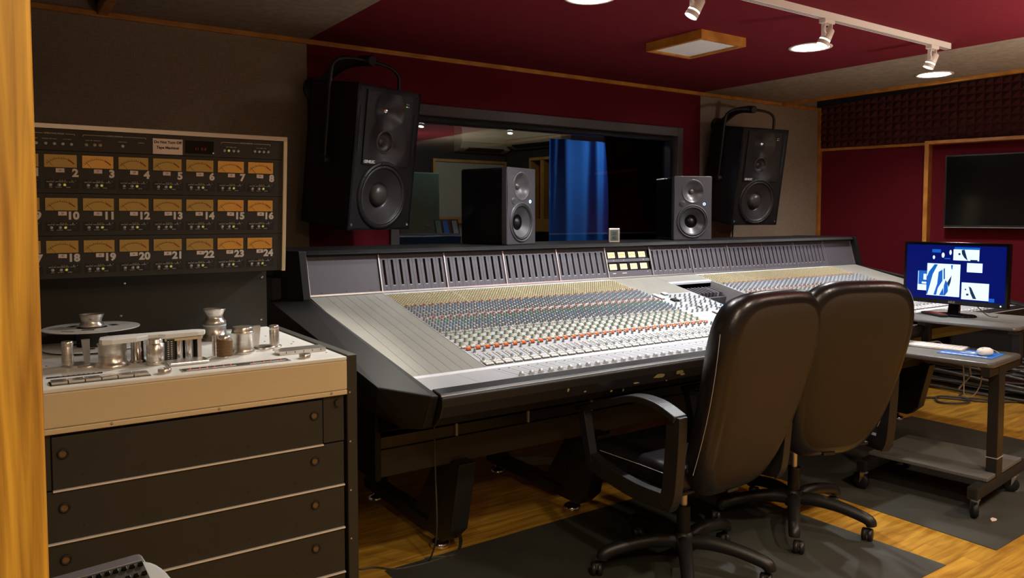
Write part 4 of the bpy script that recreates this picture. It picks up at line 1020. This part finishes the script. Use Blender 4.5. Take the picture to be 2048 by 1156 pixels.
def make_chair(loc, rz, label, base_rot):
    t = thing('office_chair', label, 'chair', loc, rz, 'black leather office chairs at the console')
    m = MB(); m.lathe([(.038, .085), (.046, .10), (.046, .142), (.032, .158)], 'plastic', n=20)
    hub = m.build('hub', t)
    for q in range(5):
        a = base_rot + q * 2 * PI / 5; rx = RZ(a)
        m = MB(); pts = [(.02, 0, .118), (.10, 0, .128), (.20, 0, .120), (.29, 0, .100), (.325, 0, .085), (.332, 0, .066)]
        m.tube(pts, [.029, .029, .026, .025, .025, .022], 'plastic', 12, mx=rx, sub=5)
        m.build('base_leg', t)
        m = MB(); cx = rx @ T(.335, 0, 0) @ RZ(1.1 + q * 1.7)
        for s_ in (-1, 1): m.lathe([(.012, .004), (.026, .004), (.027, .008), (.027, .018), (.022, .022), (.01, .023)], 'plastic', cx @ T(0, .018, .027) @ RX(R(90 * s_)) , 18)
        m.hull([tuple(cx @ Vector(p)) for p in ((-.02, .008, .03), (.02, .008, .03), (-.022, .028, .03), (.022, .028, .03), (-.014, .008, .052), (.014, .008, .052), (-.014, .024, .052), (.014, .024, .052))], 'plastic')
        m.build('caster', t)
    MB().cyl(.027, .14, .262, 'plastic', n=20).build('column_sleeve', t); MB().cyl(.0145, .262, .37, 'alu', n=20).build('gas_column', t)
    m = MB(); m.hull([(-.09, -.10, .40), (.09, -.10, .40), (-.09, .12, .40), (.09, .12, .40), (-.05, -.08, .365), (.05, -.08, .365), (-.05, .08, .365), (.05, .08, .365)], 'plastic'); m.box((-.03, -.24, .385), (.03, -.08, .40), 'plastic'); m.build('tilt_mechanism', t, bevel=.004)
    m = MB(); m.cbox((0, 0, 0), (.49, .49, .10), 'leather', T(0, .05, .45)); st = m.build('seat', t, bevel=.042, seg=5)
    for p in st.data.polygons: p.use_smooth = True
    m = MB(); m.box((-.24, -.19, .398), (.24, .28, .412), 'plastic'); m.build('seat_pan', t, bevel=.004)
    m = MB()
    for s_ in (-1, 1): m.tube([(s_ * .2475, -.15, .47), (s_ * .2475, .0, .472), (s_ * .2475, .22, .47)], .0012, 'stitch', 5)
    m.build('seat_stitching', t)
    bk = chair_back().build('backrest', t, loc=(0, -.215, .762)); fix_normals(bk)
    for s_ in (-1, 1):
        pts = []
        for q in range(9):
            z = -.26 + q * .065; t_ = (z + .3825) / .765; hw_ = .222 + .066 * t_
            pts.append((s_ * (hw_ + .0015), -.215 - .215 * t_ + .02 - .03 * math.sin(PI * t_) - .004, .755 + z))
        MB().tube(pts, .0011, 'stitch', 5).build('back_stitching', t)
    for s_ in (-1, 1):
        x = s_ * .305; m = MB()
        sweep(m, [(x, -.235, .715), (x, -.23, .60), (x, -.215, .44), (x, -.19, .385)], .042, .062, 'plastic')
        sweep(m, [(x, -.20, .40), (x, -.05, .40), (x, .12, .425), (x, .20, .45)], .036, .062, 'plastic')
        sweep(m, [(x, .20, .435), (x, .225, .54), (x, .25, .640)], .038, .036, 'plastic')
        sweep(m, [(s_ * .24, -.02, .39), (s_ * .26, -.02, .39), (x, -.02, .39)], .05, .02, 'plastic', side=Vector((0, 1, 0)))
        ar = m.build('armrest_frame', t, bevel=.004)
        m = MB(); sweep(m, [(x, -.25, .705), (x, -.15, .738), (x, -.03, .738), (x, .10, .694), (x, .22, .656), (x, .27, .640)], .062, .026, 'plastic', sub=6); m.build('arm_pad', ar, bevel=.007, seg=3)
    return t
make_chair((2.262, 2.075, 0), R(91 - 90), 'black leather office chair nearest the tape machine, left armrest fully visible', R(10 - 1))
make_chair((3.03, 2.115, 0), R(71 - 90), 'black leather office chair nearest the computer table, partly behind the other chair', R(19))

# ================================================================ floor mats
def quad_mat(pts, label):
    c = Vector((sum(p[0] for p in pts) / 4, sum(p[1] for p in pts) / 4, 0))
    m = MB(); m.prism([(p[0] - c.x, p[1] - c.y) for p in pts], 0, .0025, 'mat'); o = m.build('floor_mat', None, loc=c); tag(o, label, 'floor mat', 'dark floor mats')
quad_mat([(1.279, 1.497), (3.158, 1.497), (3.132, 2.755), (1.279, 2.735)], 'dark grey floor mat under the office chairs')
quad_mat([(3.475, 1.446), (5.35, 1.50), (5.35, 2.80), (3.487, 2.76)], 'dark grey floor mat under the computer table')
tag(MB().hull([(0, 0, .0), (.02, .005, .0), (.035, -.006, .004), (.01, .012, .006), (.024, -.008, 0), (.05, .002, .001), (.03, .012, .008)], 'paper').build('paper_scrap', None, loc=(3.79, 1.60, .0025)), 'small crumpled white paper scrap lying on the mat near the table', 'paper scrap')

# ================================================================ computer table
TZ = R(6)
tb = thing('computer_table', 'black steel rolling computer table with grey shelves, right of the chairs', 'table', (3.74, 1.66, 0), TZ)
# local: x = away from the user, y = towards the far side
def tp(m, name, bevel=0.): return m.build(name, tb, bevel=bevel)
for y in (0, .515):
    m = MB(); m.box((-.02, y - .022, .10), (.66, y + .022, .155), 'black_paint'); m.box((-.021, y - .014, .108), (-.019, y + .014, .147), 'black'); r_ = tp(m, 'base_rail', .003)
    for x in (.02, .56):
        cs = T(x, y, 0) @ RZ(.5 + x * 3 + y * 2)
        m = MB(); m.lathe([(.020, .088), (.022, .092), (.022, .10)], 'chrome', cs, 16); m.hull([tuple(cs @ Vector(p)) for p in ((-.01, -.016, .092), (.014, -.016, .092), (-.01, .016, .092), (.014, .016, .092), (.018, -.016, .035), (.018, .016, .035), (.008, -.016, .05), (.008, .016, .05))], 'chrome'); c_ = m.build('caster_fork', tb)
        m = MB(); m.lathe([(.012, -.013), (.034, -.013), (.038, -.009), (.038, .009), (.034, .013), (.012, .013)], 'black', cs @ T(.014, 0, .0405) @ RX(R(90)), 24); m.build('caster_wheel', tb)
    m = MB(); m.box((.22, y - .024, .155), (.30, y + .024, .70), 'black_paint', Matrix.Identity(4)); tp(m, 'leg', .003)
    yb = y if y < .1 else .43
    m = MB(); m.box((.10, yb - .02, .655), (.56, yb + .02, .694), 'black_paint'); m.box((.52, yb - .02, .66), (.56, yb + .02, .83), 'black_paint'); m.box((.46, yb - .02, .818), (1.0, yb + .02, .8355), 'black_paint'); tp(m, 'bracket', .002)
m = MB(); m.box((.219, -.026, .245), (.301, .026, .249), 'c_lgrey'); tp(m, 'leg_band')
m = MB(); m.box((.11, -.02, .157), (.60, .535, .175), 'laminate'); tp(m, 'lower_shelf', .003)
def rslab(x0, y0, x1, y1, z0, z1, r_, name):
    pts = []
    for cx, cy, a0 in ((x1 - r_, y1 - r_, 0), (x0 + r_, y1 - r_, 90), (x0 + r_, y0 + r_, 180), (x1 - r_, y0 + r_, 270)):
        for q in range(7): a = R(a0 + q * 15); pts.append((cx + r_ * math.cos(a), cy + r_ * math.sin(a)))
    m = MB(); m.prism(pts, z0, z1, 'edge'); o = tp(m, name + '_edge', .008)
    m = MB(); m.prism([((x - (x0 + x1) / 2) * (1 - .016 / (x1 - x0)) + (x0 + x1) / 2, (y - (y0 + y1) / 2) * (1 - .016 / (y1 - y0)) + (y0 + y1) / 2) for x, y in pts], z1 - .002, z1 + .0006, 'laminate'); m.build(name, tb)
rslab(.10, -.03, .52, .475, .695, .72, .03, 'keyboard_shelf')
rslab(.44, -.03, 1.02, .56, .836, .853, .03, 'monitor_shelf')
# keyboard
KZ = .7212
kb = thing('keyboard', 'white and aluminium computer keyboard on the lower front shelf of the table', 'keyboard', (4.04, 1.868, KZ), R(8))
m = MB(); m.hull([(0, 0, 0), (.115, 0, 0), (0, .43, 0), (.115, .43, 0), (0, 0, .006), (.115, 0, .014), (0, .43, .006), (.115, .43, .014)], 'alu'); m.build('body', kb, bevel=.003)
km = {}
def key(x, y, a, b):
    k_ = (round(a, 4), round(b, 4)); rot = (0, -math.atan2(.008, .115), 0)
    loc = (x, y, .0062 + .008 * x / .115)
    if k_ not in km: km[k_] = MB().box((0, 0, 0), (a, b, .0035), 'key_white').build('key', kb, loc=loc, bevel=.0008); km[k_].rotation_euler = rot
    else: inst(km[k_].data, 'key', kb, loc, rot)
for r_ in range(1, 6):
    x = .006 + r_ * .0178 
    for c in range(17): 
        y = .006 + c * .0245
        if c > 3 or True: key(x, y, .0158 if r_ < 5 else .010, .0225)
for y, b in ((.006, .047), (.055, .0225), (.0795, .0225), (.104, .0225), (.1285, .0225), (.153, .0225), (.178, .115), (.295, .0225), (.32, .0225), (.345, .0225), (.37, .0225), (.395, .0225)): key(.006, y, .0158, b)
m = MB(); m.tube([(.115, .22, .008), (.135, .20, .012), (.15, .16, .02), (.13, .12, .004), (.17, .08, .003), (.20, .06, .003)], .0018, 'cable_white', 6, sub=4); m.build('cord', kb)
# mouse pad and mouse
mp_ = thing('mouse_pad', 'blue mouse pad with white lettering on the keyboard shelf', 'mouse pad', (3.955, 1.695, KZ), R(7))
m = MB(); m.box((0, 0, 0), (.215, .245, .002), 'pad_blue'); m.build('pad', mp_, bevel=.001)
m = MB(); m.box((.022, .03, .002), (.045, .235, .0022), 'key_white')
m.build('white_band', mp_)
o = inst(text_mesh('CLE', .075, 'key_white', .004), 'print', mp_, (.12, .118, .0021)); o.rotation_euler = (0, 0, -PI / 2)
for q in range(7): MB().box((.030, .05 + q * .026, .0022), (.037, .062 + q * .026, .0024), 'pad_blue').build('band_mark', mp_)
m = MB(); prof = [(.001, .003), (.026, .0), (.034, .008), (.036, .016), (.033, .026), (.024, .033), (.012, .036), (.0001, .0365)]
ms_ = thing('computer_mouse', 'glossy white computer mouse on the blue mouse pad', 'computer mouse', (4.045, 1.765, KZ + .0021), R(5))
m.lathe(prof, 'key_white', n=32, sx=1.5, sy=.95); m.build('body', ms_)
MB().lathe([(.004, .033), (.004, .038), (.0001, .0392)], 'c_lgrey', T(-.03, 0, -.003), 12).build('scroll_ball', ms_)
MB().tube([(.05, 0, .012), (.075, .005, .022), (.085, -.02, .012), (.07, -.04, .004)], .0016, 'cable_white', 6, sub=4).build('cord', ms_)
# remote handset by the chair
rh = thing('remote_handset', 'black and red handset lying on the table left of the monitor', 'remote control', (4.36, 2.17, .8538), R(60))
MB().box((-.09, -.022, 0), (.09, .022, .014), 'black').build('body', rh, bevel=.004); MB().box((-.08, -.018, .014), (.07, .018, .017), 'red_plastic').build('face', rh, bevel=.002)

# monitor
mo_ = thing('computer_monitor', 'glossy black computer monitor showing white images on a deep blue screen', 'computer monitor', (4.43, 2.105, .8538), R(90))
# local: x right when looking at the screen from the user's side; screen faces local -y
W, H = .56, .345; z0 = .066
mo_.rotation_euler = (0, 0, R(-90))
m = MB(); m.lathe([(.105, 0), (.107, .004), (.100, .010), (.05, .013), (.0001, .014)], 'gloss_black', T(0, .0, 0), 40, sx=1.15, sy=.8); m.build('base', mo_)
m = MB(); m.hull([(-.03, .0, .012), (.03, .0, .012), (-.024, .035, .012), (.024, .035, .012), (-.024, .02, .14), (.024, .02, .14), (-.022, .045, .14), (.022, .045, .14)], 'gloss_black'); m.build('stand', mo_, bevel=.003)
TL = T(0, .0, z0 - .005) @ RX(R(-1.5))
m = MB(); m.box((-W / 2, -.008, 0), (W / 2, .02, H), 'gloss_black', TL); m.box((-W / 2 + .06, .018, .05), (W / 2 - .06, .05, H - .05), 'gloss_black', TL); hsg = m.build('housing', mo_, bevel=.004)
# keep the glowing picture inside the bezel
bz = .017; bb = .026; SW = W - 2 * bz; SH = H - bz - bb
def sc(u0, v0, u1, v1, mt, d, name='picture'):
    m = MB(); m.box((-W / 2 + bz + u0 * SW, -.0085 - d, H - bz - v1 * SH), (-W / 2 + bz + u1 * SW, -.0082, H - bz - v0 * SH), mt, TL); return m.build(name, hsg)
sc(0, 0, 1, 1, 'screen_blue', 0, 'screen')
def blob(pts, mt, d):
    m = MB(); P_ = [(-W / 2 + bz + a * SW, H - bz - b * SH) for a, b in pts]
    m.add([tuple(TL @ Vector((x, -.0084 - d, z))) for x, z in P_], [tuple(range(len(P_)))], mt); return m.build('picture_shape', hsg)
def ell(cx, cy, rx, ry, mt, d): return blob([(cx + rx * math.cos(t_), cy + ry * math.sin(t_)) for t_ in [2 * PI * q / 14 for q in range(14)]], mt, d)
sc(.27, .08, .36, .14, 'screen_mid', .0001); ell(.385, .185, .015, .048, 'screen_white', .0003); ell(.46, .13, .012, .045, 'screen_white', .0003); ell(.29, .23, .012, .035, 'screen_white', .0003); sc(.40, .235, .46, .255, 'screen_mid', .0001)
sc(.50, .03, .75, .07, 'screen_mid', .0001); sc(.49, .07, .745, .27, 'screen_white', .0002)
blob([(.57, .08), (.60, .07), (.635, .27), (.60, .22), (.575, .15)], 'screen_dark', .0004); ell(.55, .155, .012, .02, 'screen_dark', .0004); sc(.66, .25, .73, .275, 'screen_dark', .0004)
sc(.63, .31, .78, .475, 'screen_white', .0002)
sc(.225, .345, .565, .94, 'screen_white', .0002)
for pts in ([(.245, .50), (.30, .36), (.335, .36), (.285, .55), (.26, .75), (.235, .93), (.225, .93), (.225, .6)], [(.345, .50), (.385, .45), (.39, .66), (.345, .80), (.33, .93), (.30, .93), (.335, .72)], [(.395, .44), (.41, .42), (.415, .62), (.40, .64)], [(.42, .64), (.445, .70), (.45, .85), (.42, .93), (.405, .93), (.405, .75)], [(.36, .93), (.40, .78), (.405, .93)]):
    blob(pts, 'screen_mid', .0004)
blob([(.47, .36), (.49, .36), (.485, .45), (.475, .43)], 'screen_mid', .0004); blob([(.44, .68), (.48, .55), (.475, .66), (.455, .78)], 'screen_dark', .0004)
sc(.125, .49, .16, .86, 'screen_mid', .0001); sc(.13, .50, .135, .80, 'screen_white', .0003); sc(.16, .49, .222, .86, 'screen_mid', .0001); sc(.188, .55, .22, .66, 'screen_white', .0003); sc(.172, .70, .22, .735, 'screen_white', .0003); sc(.127, .75, .222, .86, 'screen_white', .0003)
sc(.585, .665, .85, .97, 'screen_white', .0002)
blob([(.655, .73), (.68, .75), (.71, .86), (.735, .95), (.70, .95), (.675, .86)], 'screen_dark', .0004); ell(.645, .88, .014, .02, 'screen_dark', .0004); ell(.625, .79, .008, .015, 'screen_dark', .0004); sc(.85, .92, .905, .985, 'screen_mid', .0001)
o = inst(text_mesh('ASUS', .016, 'c_lgrey', .0005), 'brand_lettering', mo_, (-.005, -.0088, z0 + .008)); o.rotation_euler = (R(88.5), 0, 0)
MB().lathe([(.0035, 0), (.003, .001)], 'blue_led', T(W / 2 - .035, -.0088, z0 + .008) @ RX(R(90)), 12).build('power_light', mo_)
MB().tube([(.06, .05, .10), (.10, .09, .04), (.13, .12, .004), (.18, .10, .003), (.16, .16, .003)], .0025, 'cable', 6, sub=4).build('cord', mo_)

# ================================================================ wall display
tv = thing('wall_television', 'large switched-off black television mounted in the wooden niche on the red wall', 'television', tuple(RW0 + RWD * 1.9 + RWN * .05 + Vector((0, 0, 1.62))))
tv.matrix_world = RWm(1.9, 1.62, 0)
hw_, hh = .775, .312
m = MB(); m.box((-hw_, .07, -hh), (hw_, .105, hh), 'black_paint'); m.build('housing', tv, bevel=.003)
m = MB(); m.box((-hw_ + .012, .1045, -hh + .022), (hw_ - .012, .1062, hh - .012), 'gloss_black'); m.build('screen', tv)
m = MB(); m.box((-.2, .002, -.15), (.2, .07, .15), 'black'); m.build('wall_bracket', tv)
m = MB(); m.box((-hw_, .1055, -hh), (hw_, .107, -hh + .004), 'c_lgrey'); m.build('lower_edge', tv)

# ================================================================ acoustic foam on the right wall
PYR = .0652
def foam(s0, ns, label):
    m = MB(); vs = []; fs = []
    nz = 9
    for i in range(ns):
        for j in range(nz):
            a = i * PYR; b = j * PYR
            top = .0
            k_ = len(vs); vs += [(a, 0.016, b), (a + PYR, 0.016, b), (a + PYR, 0.016, b + PYR), (a, 0.016, b + PYR), (a + PYR / 2, .048, b + PYR / 2)]
            fs += [(k_, k_ + 1, k_ + 4), (k_ + 1, k_ + 2, k_ + 4), (k_ + 2, k_ + 3, k_ + 4), (k_ + 3, k_, k_ + 4)]
    m.add(vs, fs, 'foam'); m.box((0, 0, 0), (ns * PYR, .016, nz * PYR), 'foam')
    o = m.build('acoustic_foam'); o.matrix_world = RWm(s0, 2.062, .001); tag(o, label, 'acoustic foam', 'foam panels above the wooden rail')
foam(.012, 18, 'dark red pyramid foam panel in the corner by the grey wall'); foam(.012 + 18 * PYR + .004, 18, 'dark red pyramid foam panel above the television'); foam(.012 + 36 * PYR + .008, 18, 'dark red pyramid foam panel at the right edge of the picture')

# ================================================================ ceiling fittings
for i, (x, y) in enumerate(DOWN[:3]):
    t = thing('recessed_downlight', ['round recessed downlight cut by the top edge of the picture', 'round recessed downlight in the red ceiling, lit white', 'round recessed downlight in the grey ceiling strip, lit white'][i], 'ceiling light', (x, y, CZ), 0, 'recessed downlights')
    MB().lathe([(.128, 0), (.130, -.004), (.118, -.007), (.108, -.004), (.106, -.001)], 'fixture', n=48, cap=0).build('rim', t)
    MB().lathe([(.102, -.0022), (.0001, -.0022)], 'lamp_on', n=48).build('lens', t)
tr = thing('light_track', 'white lighting track running along the red ceiling', 'light track', (3.4, 2.39, CZ))
m = MB(); m.box((-1.9, -.019, -.034), (1.475, .019, 0), 'fixture'); m.box((-1.88, -.009, -.0346), (1.46, -.004, -.0335), 'black'); m.box((-1.88, .004, -.0346), (1.46, .009, -.0335), 'black'); m.build('rail', tr, bevel=.001)
MB().box((1.468, -.0195, -.0345), (1.476, .0195, .0), 'brushed').build('end_cap', tr)
for i, (x, tg) in enumerate(HEADS):
    t = thing('track_spotlight', ['white spotlight cut by the top edge of the picture, just above the air vent', 'white track spotlight beside the downlight in the red ceiling', 'white track spotlight at the end of the track'][i], 'spotlight', (x, 2.39, CZ - .034), 0, 'spotlights on the track')
    base = Vector((x, 2.39, CZ - .034)); piv = Vector((x, 2.39, CZ - .115)); d = (Vector(tg) - piv).normalized()
    MB().box((-.045, -.019, -.022), (.04, .019, 0), 'fixture').build('adapter', t, bevel=.002)
    m = MB(); m.box((-.034, -.012, -.085), (-.028, .012, -.02), 'fixture'); m.box((.024, -.012, -.075), (.030, .012, -.02), 'fixture'); m.build('bracket', t, bevel=.001)
    MB().tube([(-.005, -.012, -.03), (-.04, -.012, -.04), (-.045, -.012, -.06), (-.02, -.012, -.075), (-.004, -.012, -.08)], .002, 'fixture', 6, sub=4).build('cord', t)
    q_ = d.to_track_quat('-Z', 'Y').to_matrix().to_4x4(); mx = T(*(piv - base)) @ q_ @ Matrix.Scale(.80, 4)
    can = MB().lathe([(.026, .045), (.030, .04), (.034, .0), (.036, -.028), (.033, -.029), (.033, -.036), (.037, -.037), (.039, -.066), (.036, -.066), (.034, -.05)][::-1], 'fixture', mx, 28, cap=2).build('can', t)
    MB().lathe([(.033, -.060), (.0001, -.060)], 'lamp_on', mx, 28).build('lamp_lens', t)
    MB().lathe([(.0345, -.029), (.0345, -.036)][::-1], 'lamp_on', mx, 28, cap=0).build('vent_ring', t)
# air vent: wooden box with a white grid
vt = thing('air_vent', 'wooden framed ceiling vent with a white metal grid', 'air vent', (3.545, 3.205, CZ))
A = [Vector(p) - Vector((3.545, 3.205, 0)) for p in ((3.40, 3.44, 0), (3.335, 2.985, 0), (3.70, 2.985, 0), (3.80, 3.44, 0))]
m = MB()
hwx, hwy = .192, .218
m.box((-hwx, -hwy, -.052), (hwx, -hwy + .024, 0), 'trim'); m.box((-hwx, hwy - .024, -.052), (hwx, hwy, 0), 'trim'); m.box((-hwx, -hwy + .024, -.052), (-hwx + .024, hwy - .024, 0), 'trim'); m.box((hwx - .024, -hwy + .024, -.052), (hwx, hwy - .024, 0), 'trim')
m.build('frame', vt, bevel=.001)
m = MB()
for q in range(24): 
    x = -.167 + q * .0145; m.box((x - .0042, -.194, -.040), (x + .0042, .194, -.034), 'key_white')
for q in range(27):
    y = -.190 + q * .0146; m.box((-.168, y - .0042, -.041), (.168, y + .0042, -.035), 'key_white')
m.box((-.168, -.194, -.026), (.168, .194, -.022), 'black'); m.build('grid', vt)

# ================================================================ cables
rc2 = random.Random(11)
def cable(pts, r_, label, group, mt='cable', name='cable', sub=6):
    P_ = [Vector(p) for p in pts]; c = Vector((sum(p.x for p in P_) / len(P_), sum(p.y for p in P_) / len(P_), 0))
    o = MB().tube([tuple(p - c) for p in P_], r_, mt, 7, sub=sub).build(name, None, loc=c); return tag(o, label, 'cable', group)
NP = 30
for i in range(NP):
    lay = i // 6; k_ = i % 6
    pts = []
    for q in range(8):
        y = 4.05 - q * .42; xb = 6.38 + lay * .018 + (y < 3.2) * 0 + (3.4 - y) * .02
        bump = max(0, 1 - ((y - 2.9) / 1.5) ** 2)
        pts.append((xb + k_ * .052 + rc2.uniform(-.03, .03), y, .014 + lay * .058 * bump + rc2.uniform(0, .012) + (.03 * math.sin(q * 1.3 + i) if lay > 1 else 0) * bump))
    cable(pts, .0125, 'thick black cable in the long pile along the foot of the red wall', 'cables piled along the right wall')
cable([(5.30, 3.05, .008), (5.42, 2.94, .008), (5.79, 3.09, .008), (6.05, 2.96, .008), (6.13, 2.78, .008), (5.98, 2.76, .016), (5.90, 2.88, .010), (6.05, 2.96, .018), (6.25, 2.80, .008), (6.35, 2.60, .008)], .008, 'thin black cable looped once on the wooden floor behind the table', None)
cable([(6.42, 2.95, .008), (6.22, 2.88, .008), (6.17, 2.75, .008), (6.30, 2.62, .008), (6.42, 2.52, .008), (6.46, 2.3, .008)], .008, 'black cable curving out of the pile beside the table leg', None)
# thin cord from the console to the floor
cable([(1.43, 2.60, .60), (1.435, 2.60, .40), (1.45, 2.62, .15), (1.46, 2.70, .01), (1.47, 2.74, .004), (1.58, 2.70, .004), (1.66, 2.78, .004), (1.70, 2.86, .004), (1.60, 2.72, .006), (1.45, 2.70, .004), (1.32, 2.72, .004), (1.26, 2.78, .004), (1.20, 2.80, .004), (1.16, 2.86, .004), (1.13, 2.82, .005), (1.19, 2.79, .008)], .0035, 'thin black cord hanging from the console and coiling on the floor', None)
for q in range(5):
    cable([(2.45, 3.62, .01), (2.52 + q * .02, 3.45 - q * .02, .012 + q * .01), (2.7, 3.33 - q * .025, .02 + q * .008), (2.86, 3.30 + q * .02, .012), (3.05, 3.22 + q * .03, .03), (3.2, 3.2, .01)], .006, 'pale cable lying in a loose bundle on the floor under the console', 'pale cables under the console', 'cable_white')
cable([(5.46, 4.46, 1.45), (5.45, 4.47, 1.2), (5.46, 4.46, .8), (5.46, 4.46, .01)], .006, 'black power cord hanging down the grey wall below the right wall speaker', None)
cable([(4.026, 1.857, .69), (4.027, 1.85, .586), (4.027, 1.845, .509), (4.062, 1.821, .509), (4.088, 1.806, .549), (4.099, 1.80, .594), (4.10, 1.802, .631), (4.09, 1.815, .65)], .003, 'thin pale cord looping below the keyboard shelf', None, 'cable_white')
cable([(4.099, 1.867, .69), (4.106, 1.859, .626), (4.105, 1.858, .596), (4.073, 1.877, .555), (4.055, 1.888, .53)], .005, 'short grey cord dangling below the keyboard shelf', None, 'c_lgrey')
cable([(4.05, 2.1, .69), (4.2, 2.0, .62), (4.3, 1.85, .58), (4.33, 1.72, .62)], .005, 'black cord slung between the table legs under the shelf', None)

# ================================================================ live room
def LWm(s, z, off=0):
    a = R(8); d = Vector((math.sin(a), -math.cos(a), 0)); n = Vector((-math.cos(a), -math.sin(a), 0)); p = Vector((5.15, 7.6, 0)) + d * s + n * off
    return Matrix(((d.x, n.x, 0, p.x), (d.y, n.y, 0, p.y), (0, 0, 1, z), (0, 0, 0, 1)))
def ac(mx, wd, label):
    t = thing('air_conditioner', label, 'air conditioner', (0, 0, 0), 0, 'air conditioners behind the window'); t.matrix_world = mx
    prof = [(0, 0), (.05, 0), (.15, .03), (.19, .10), (.195, .25), (.17, .29), (0, .29)]
    m = MB(); m.prism([(y, z) for y, z in prof], 0, wd, 'ac', Matrix(((0, 0, 1, 0), (1, 0, 0, 0), (0, 1, 0, 0), (0, 0, 0, 1)))); m.build('housing', t, bevel=.01)
    m = MB(); m.hull([(.10, .085, .002), (wd - .1, .085, .002), (.10, .158, .03), (wd - .1, .158, .03), (.10, .09, .02), (wd - .1, .09, .02), (.10, .165, .042), (wd - .1, .165, .042)], 'black'); m.build('outlet', t)
    m = MB(); m.box((.02, .186, .098), (wd - .02, .192, .101), 'black'); m.build('seam', t)
ac(LWm(.20, 2.18, .0), .88, 'cream wall air conditioner above the wooden slats behind the glass')
ac(Matrix(((1, 0, 0, 4.45), (0, -1, 0, 7.6), (0, 0, 1, 2.14), (0, 0, 0, 1))) , .68, 'cream air conditioner shape above the pale panel, standing in for a glass reflection')  # second unit modelled in place of a reflection in the double glass
t = thing('pale_wall_panel', 'wood framed pale fabric panel on the far wall behind the glass', 'wall panel', (4.66, 7.6, 0))
MB().box((-.47, -.03, .5), (.47, -.001, 2.02), 'live_panel').build('fabric', t)
for a, b in (((-.50, -.05, .47), (-.47, -.001, 2.05)), ((.455, -.05, .47), (.485, -.001, 2.05)), ((-.47, -.05, 2.02), (.455, -.001, 2.05)), ((-.47, -.10, 1.33), (.455, -.031, 1.40))): MB().box(a, b, 'live_slat').build('frame_board', t)
t = thing('slatted_diffuser', 'wood framed panel of upright slats on the side wall behind the glass', 'acoustic diffuser', (0, 0, 0)); t.matrix_world = LWm(.56, 0, 0)
MB().box((0, .001, 1.24), (1.35, .01, 2.05), 'red_wall').build('backing', t)
for a, b in (((0, .001, 1.22), (.03, .14, 2.06)), ((1.35, .001, 1.22), (1.38, .14, 2.06)), ((.03, .001, 2.03), (1.35, .14, 2.06)), ((.03, .01, 1.24), (.62, .16, 1.38))): MB().box(a, b, 'live_slat').build('frame_board', t)
for q in range(8): MB().box((.17 + q * .14, .011, 1.25), (.225 + q * .14, .13, 2.028), 'live_slat').build('slat', t)
# curtain
cu = MB(); n = 90; vs = []; fs = []; H0, H1 = .01, 2.07
for i in range(n + 1):
    f = i / n; x = 4.02 + f * .865; ph = f * 19 + math.sin(f * 9) * 1.2
    for z, amp in ((H1, .5), (1.75, .8), (1.3, 1.0), (H0, 1.1)): vs.append((x - 4.45, math.sin(ph) * .030 * amp + math.sin(ph * 2.3) * .010, z))
for i in range(n):
    for j in range(3): a = i * 4 + j; fs.append((a, a + 1, a + 5, a + 4))
cu.add(vs, fs, 'curtain', smooth=True); cu.add([(v[0], v[1] + .003, v[2]) for v in vs], [f[::-1] for f in fs], 'curtain', smooth=True)
tag(cu.build('curtain', None, loc=(4.45, 5.25, 0)), 'bright blue curtain hanging in folds behind the control room window', 'curtain')
tag(MB().box((-.44, -.03, 0), (.08, .03, 2.4), 'pedestal').build('dark_panel', None, loc=(5.36, 5.22, 0)), 'black panel added right of the blue curtain behind the glass to keep it dark there', 'screen')  # added to cover the side wall and keep the view beside the curtain dark
m = MB(); m.box((-.24, -.04, .86), (.16, .04, 1.80), 'gobo'); gb = thing('fabric_gobo', 'grey green fabric screen standing behind the window glass at left', 'screen', (3.30, 6.2, 0)); m.build('panel', gb, bevel=.01)
MB().box((-.24, -.045, .0), (.16, .045, .855), 'navy').build('lower_panel', gb, bevel=.01)
ds = thing('blue_case', 'dark blue case behind the window glass, below the gobo', 'case', (2.80, 5.4, 0)); MB().box((-.35, -.15, 0), (.35, .15, 1.27), 'navy').build('body', ds, bevel=.02)
st_ = thing('music_stand', 'black music stand holding papers behind the window glass', 'music stand', (3.24, 5.6, 0))
MB().box((-.13, -.05, 1.252), (.10, .0, 1.260), 'c_lgrey').build('tray', st_); MB().hull([(-.13, .0, 1.26), (.10, .0, 1.26), (-.13, .04, 1.38), (.10, .04, 1.38), (-.13, .005, 1.26), (.10, .005, 1.26), (-.13, .045, 1.38), (.10, .045, 1.38)], 'black').build('desk', st_)
MB().cyl(.01, .02, 1.252, 'c_lgrey', T(0, -.02, 0), 10).build('pole', st_); MB().lathe([(.18, 0), (.18, .02), (.02, .03)], 'black').build('base', st_)
for i, (x, mt, lb) in enumerate(((-.10, 'gobo', 'greenish paper sheet on the music stand behind the glass'), (-.03, 'curtain', 'blue booklet on the music stand behind the glass'), (.06, 'c_lgrey', 'grey booklet on the music stand behind the glass'))):
    tag(MB().hull([(x - .025, -.006, 1.262), (x + .022, -.006, 1.262), (x - .025, .032, 1.37), (x + .022, .032, 1.37), (x - .025, -.002, 1.262), (x + .022, -.002, 1.262), (x - .025, .036, 1.37), (x + .022, .036, 1.37)], mt).build('sheet_music', None, loc=(3.24, 5.598, 0)), lb, 'booklet')
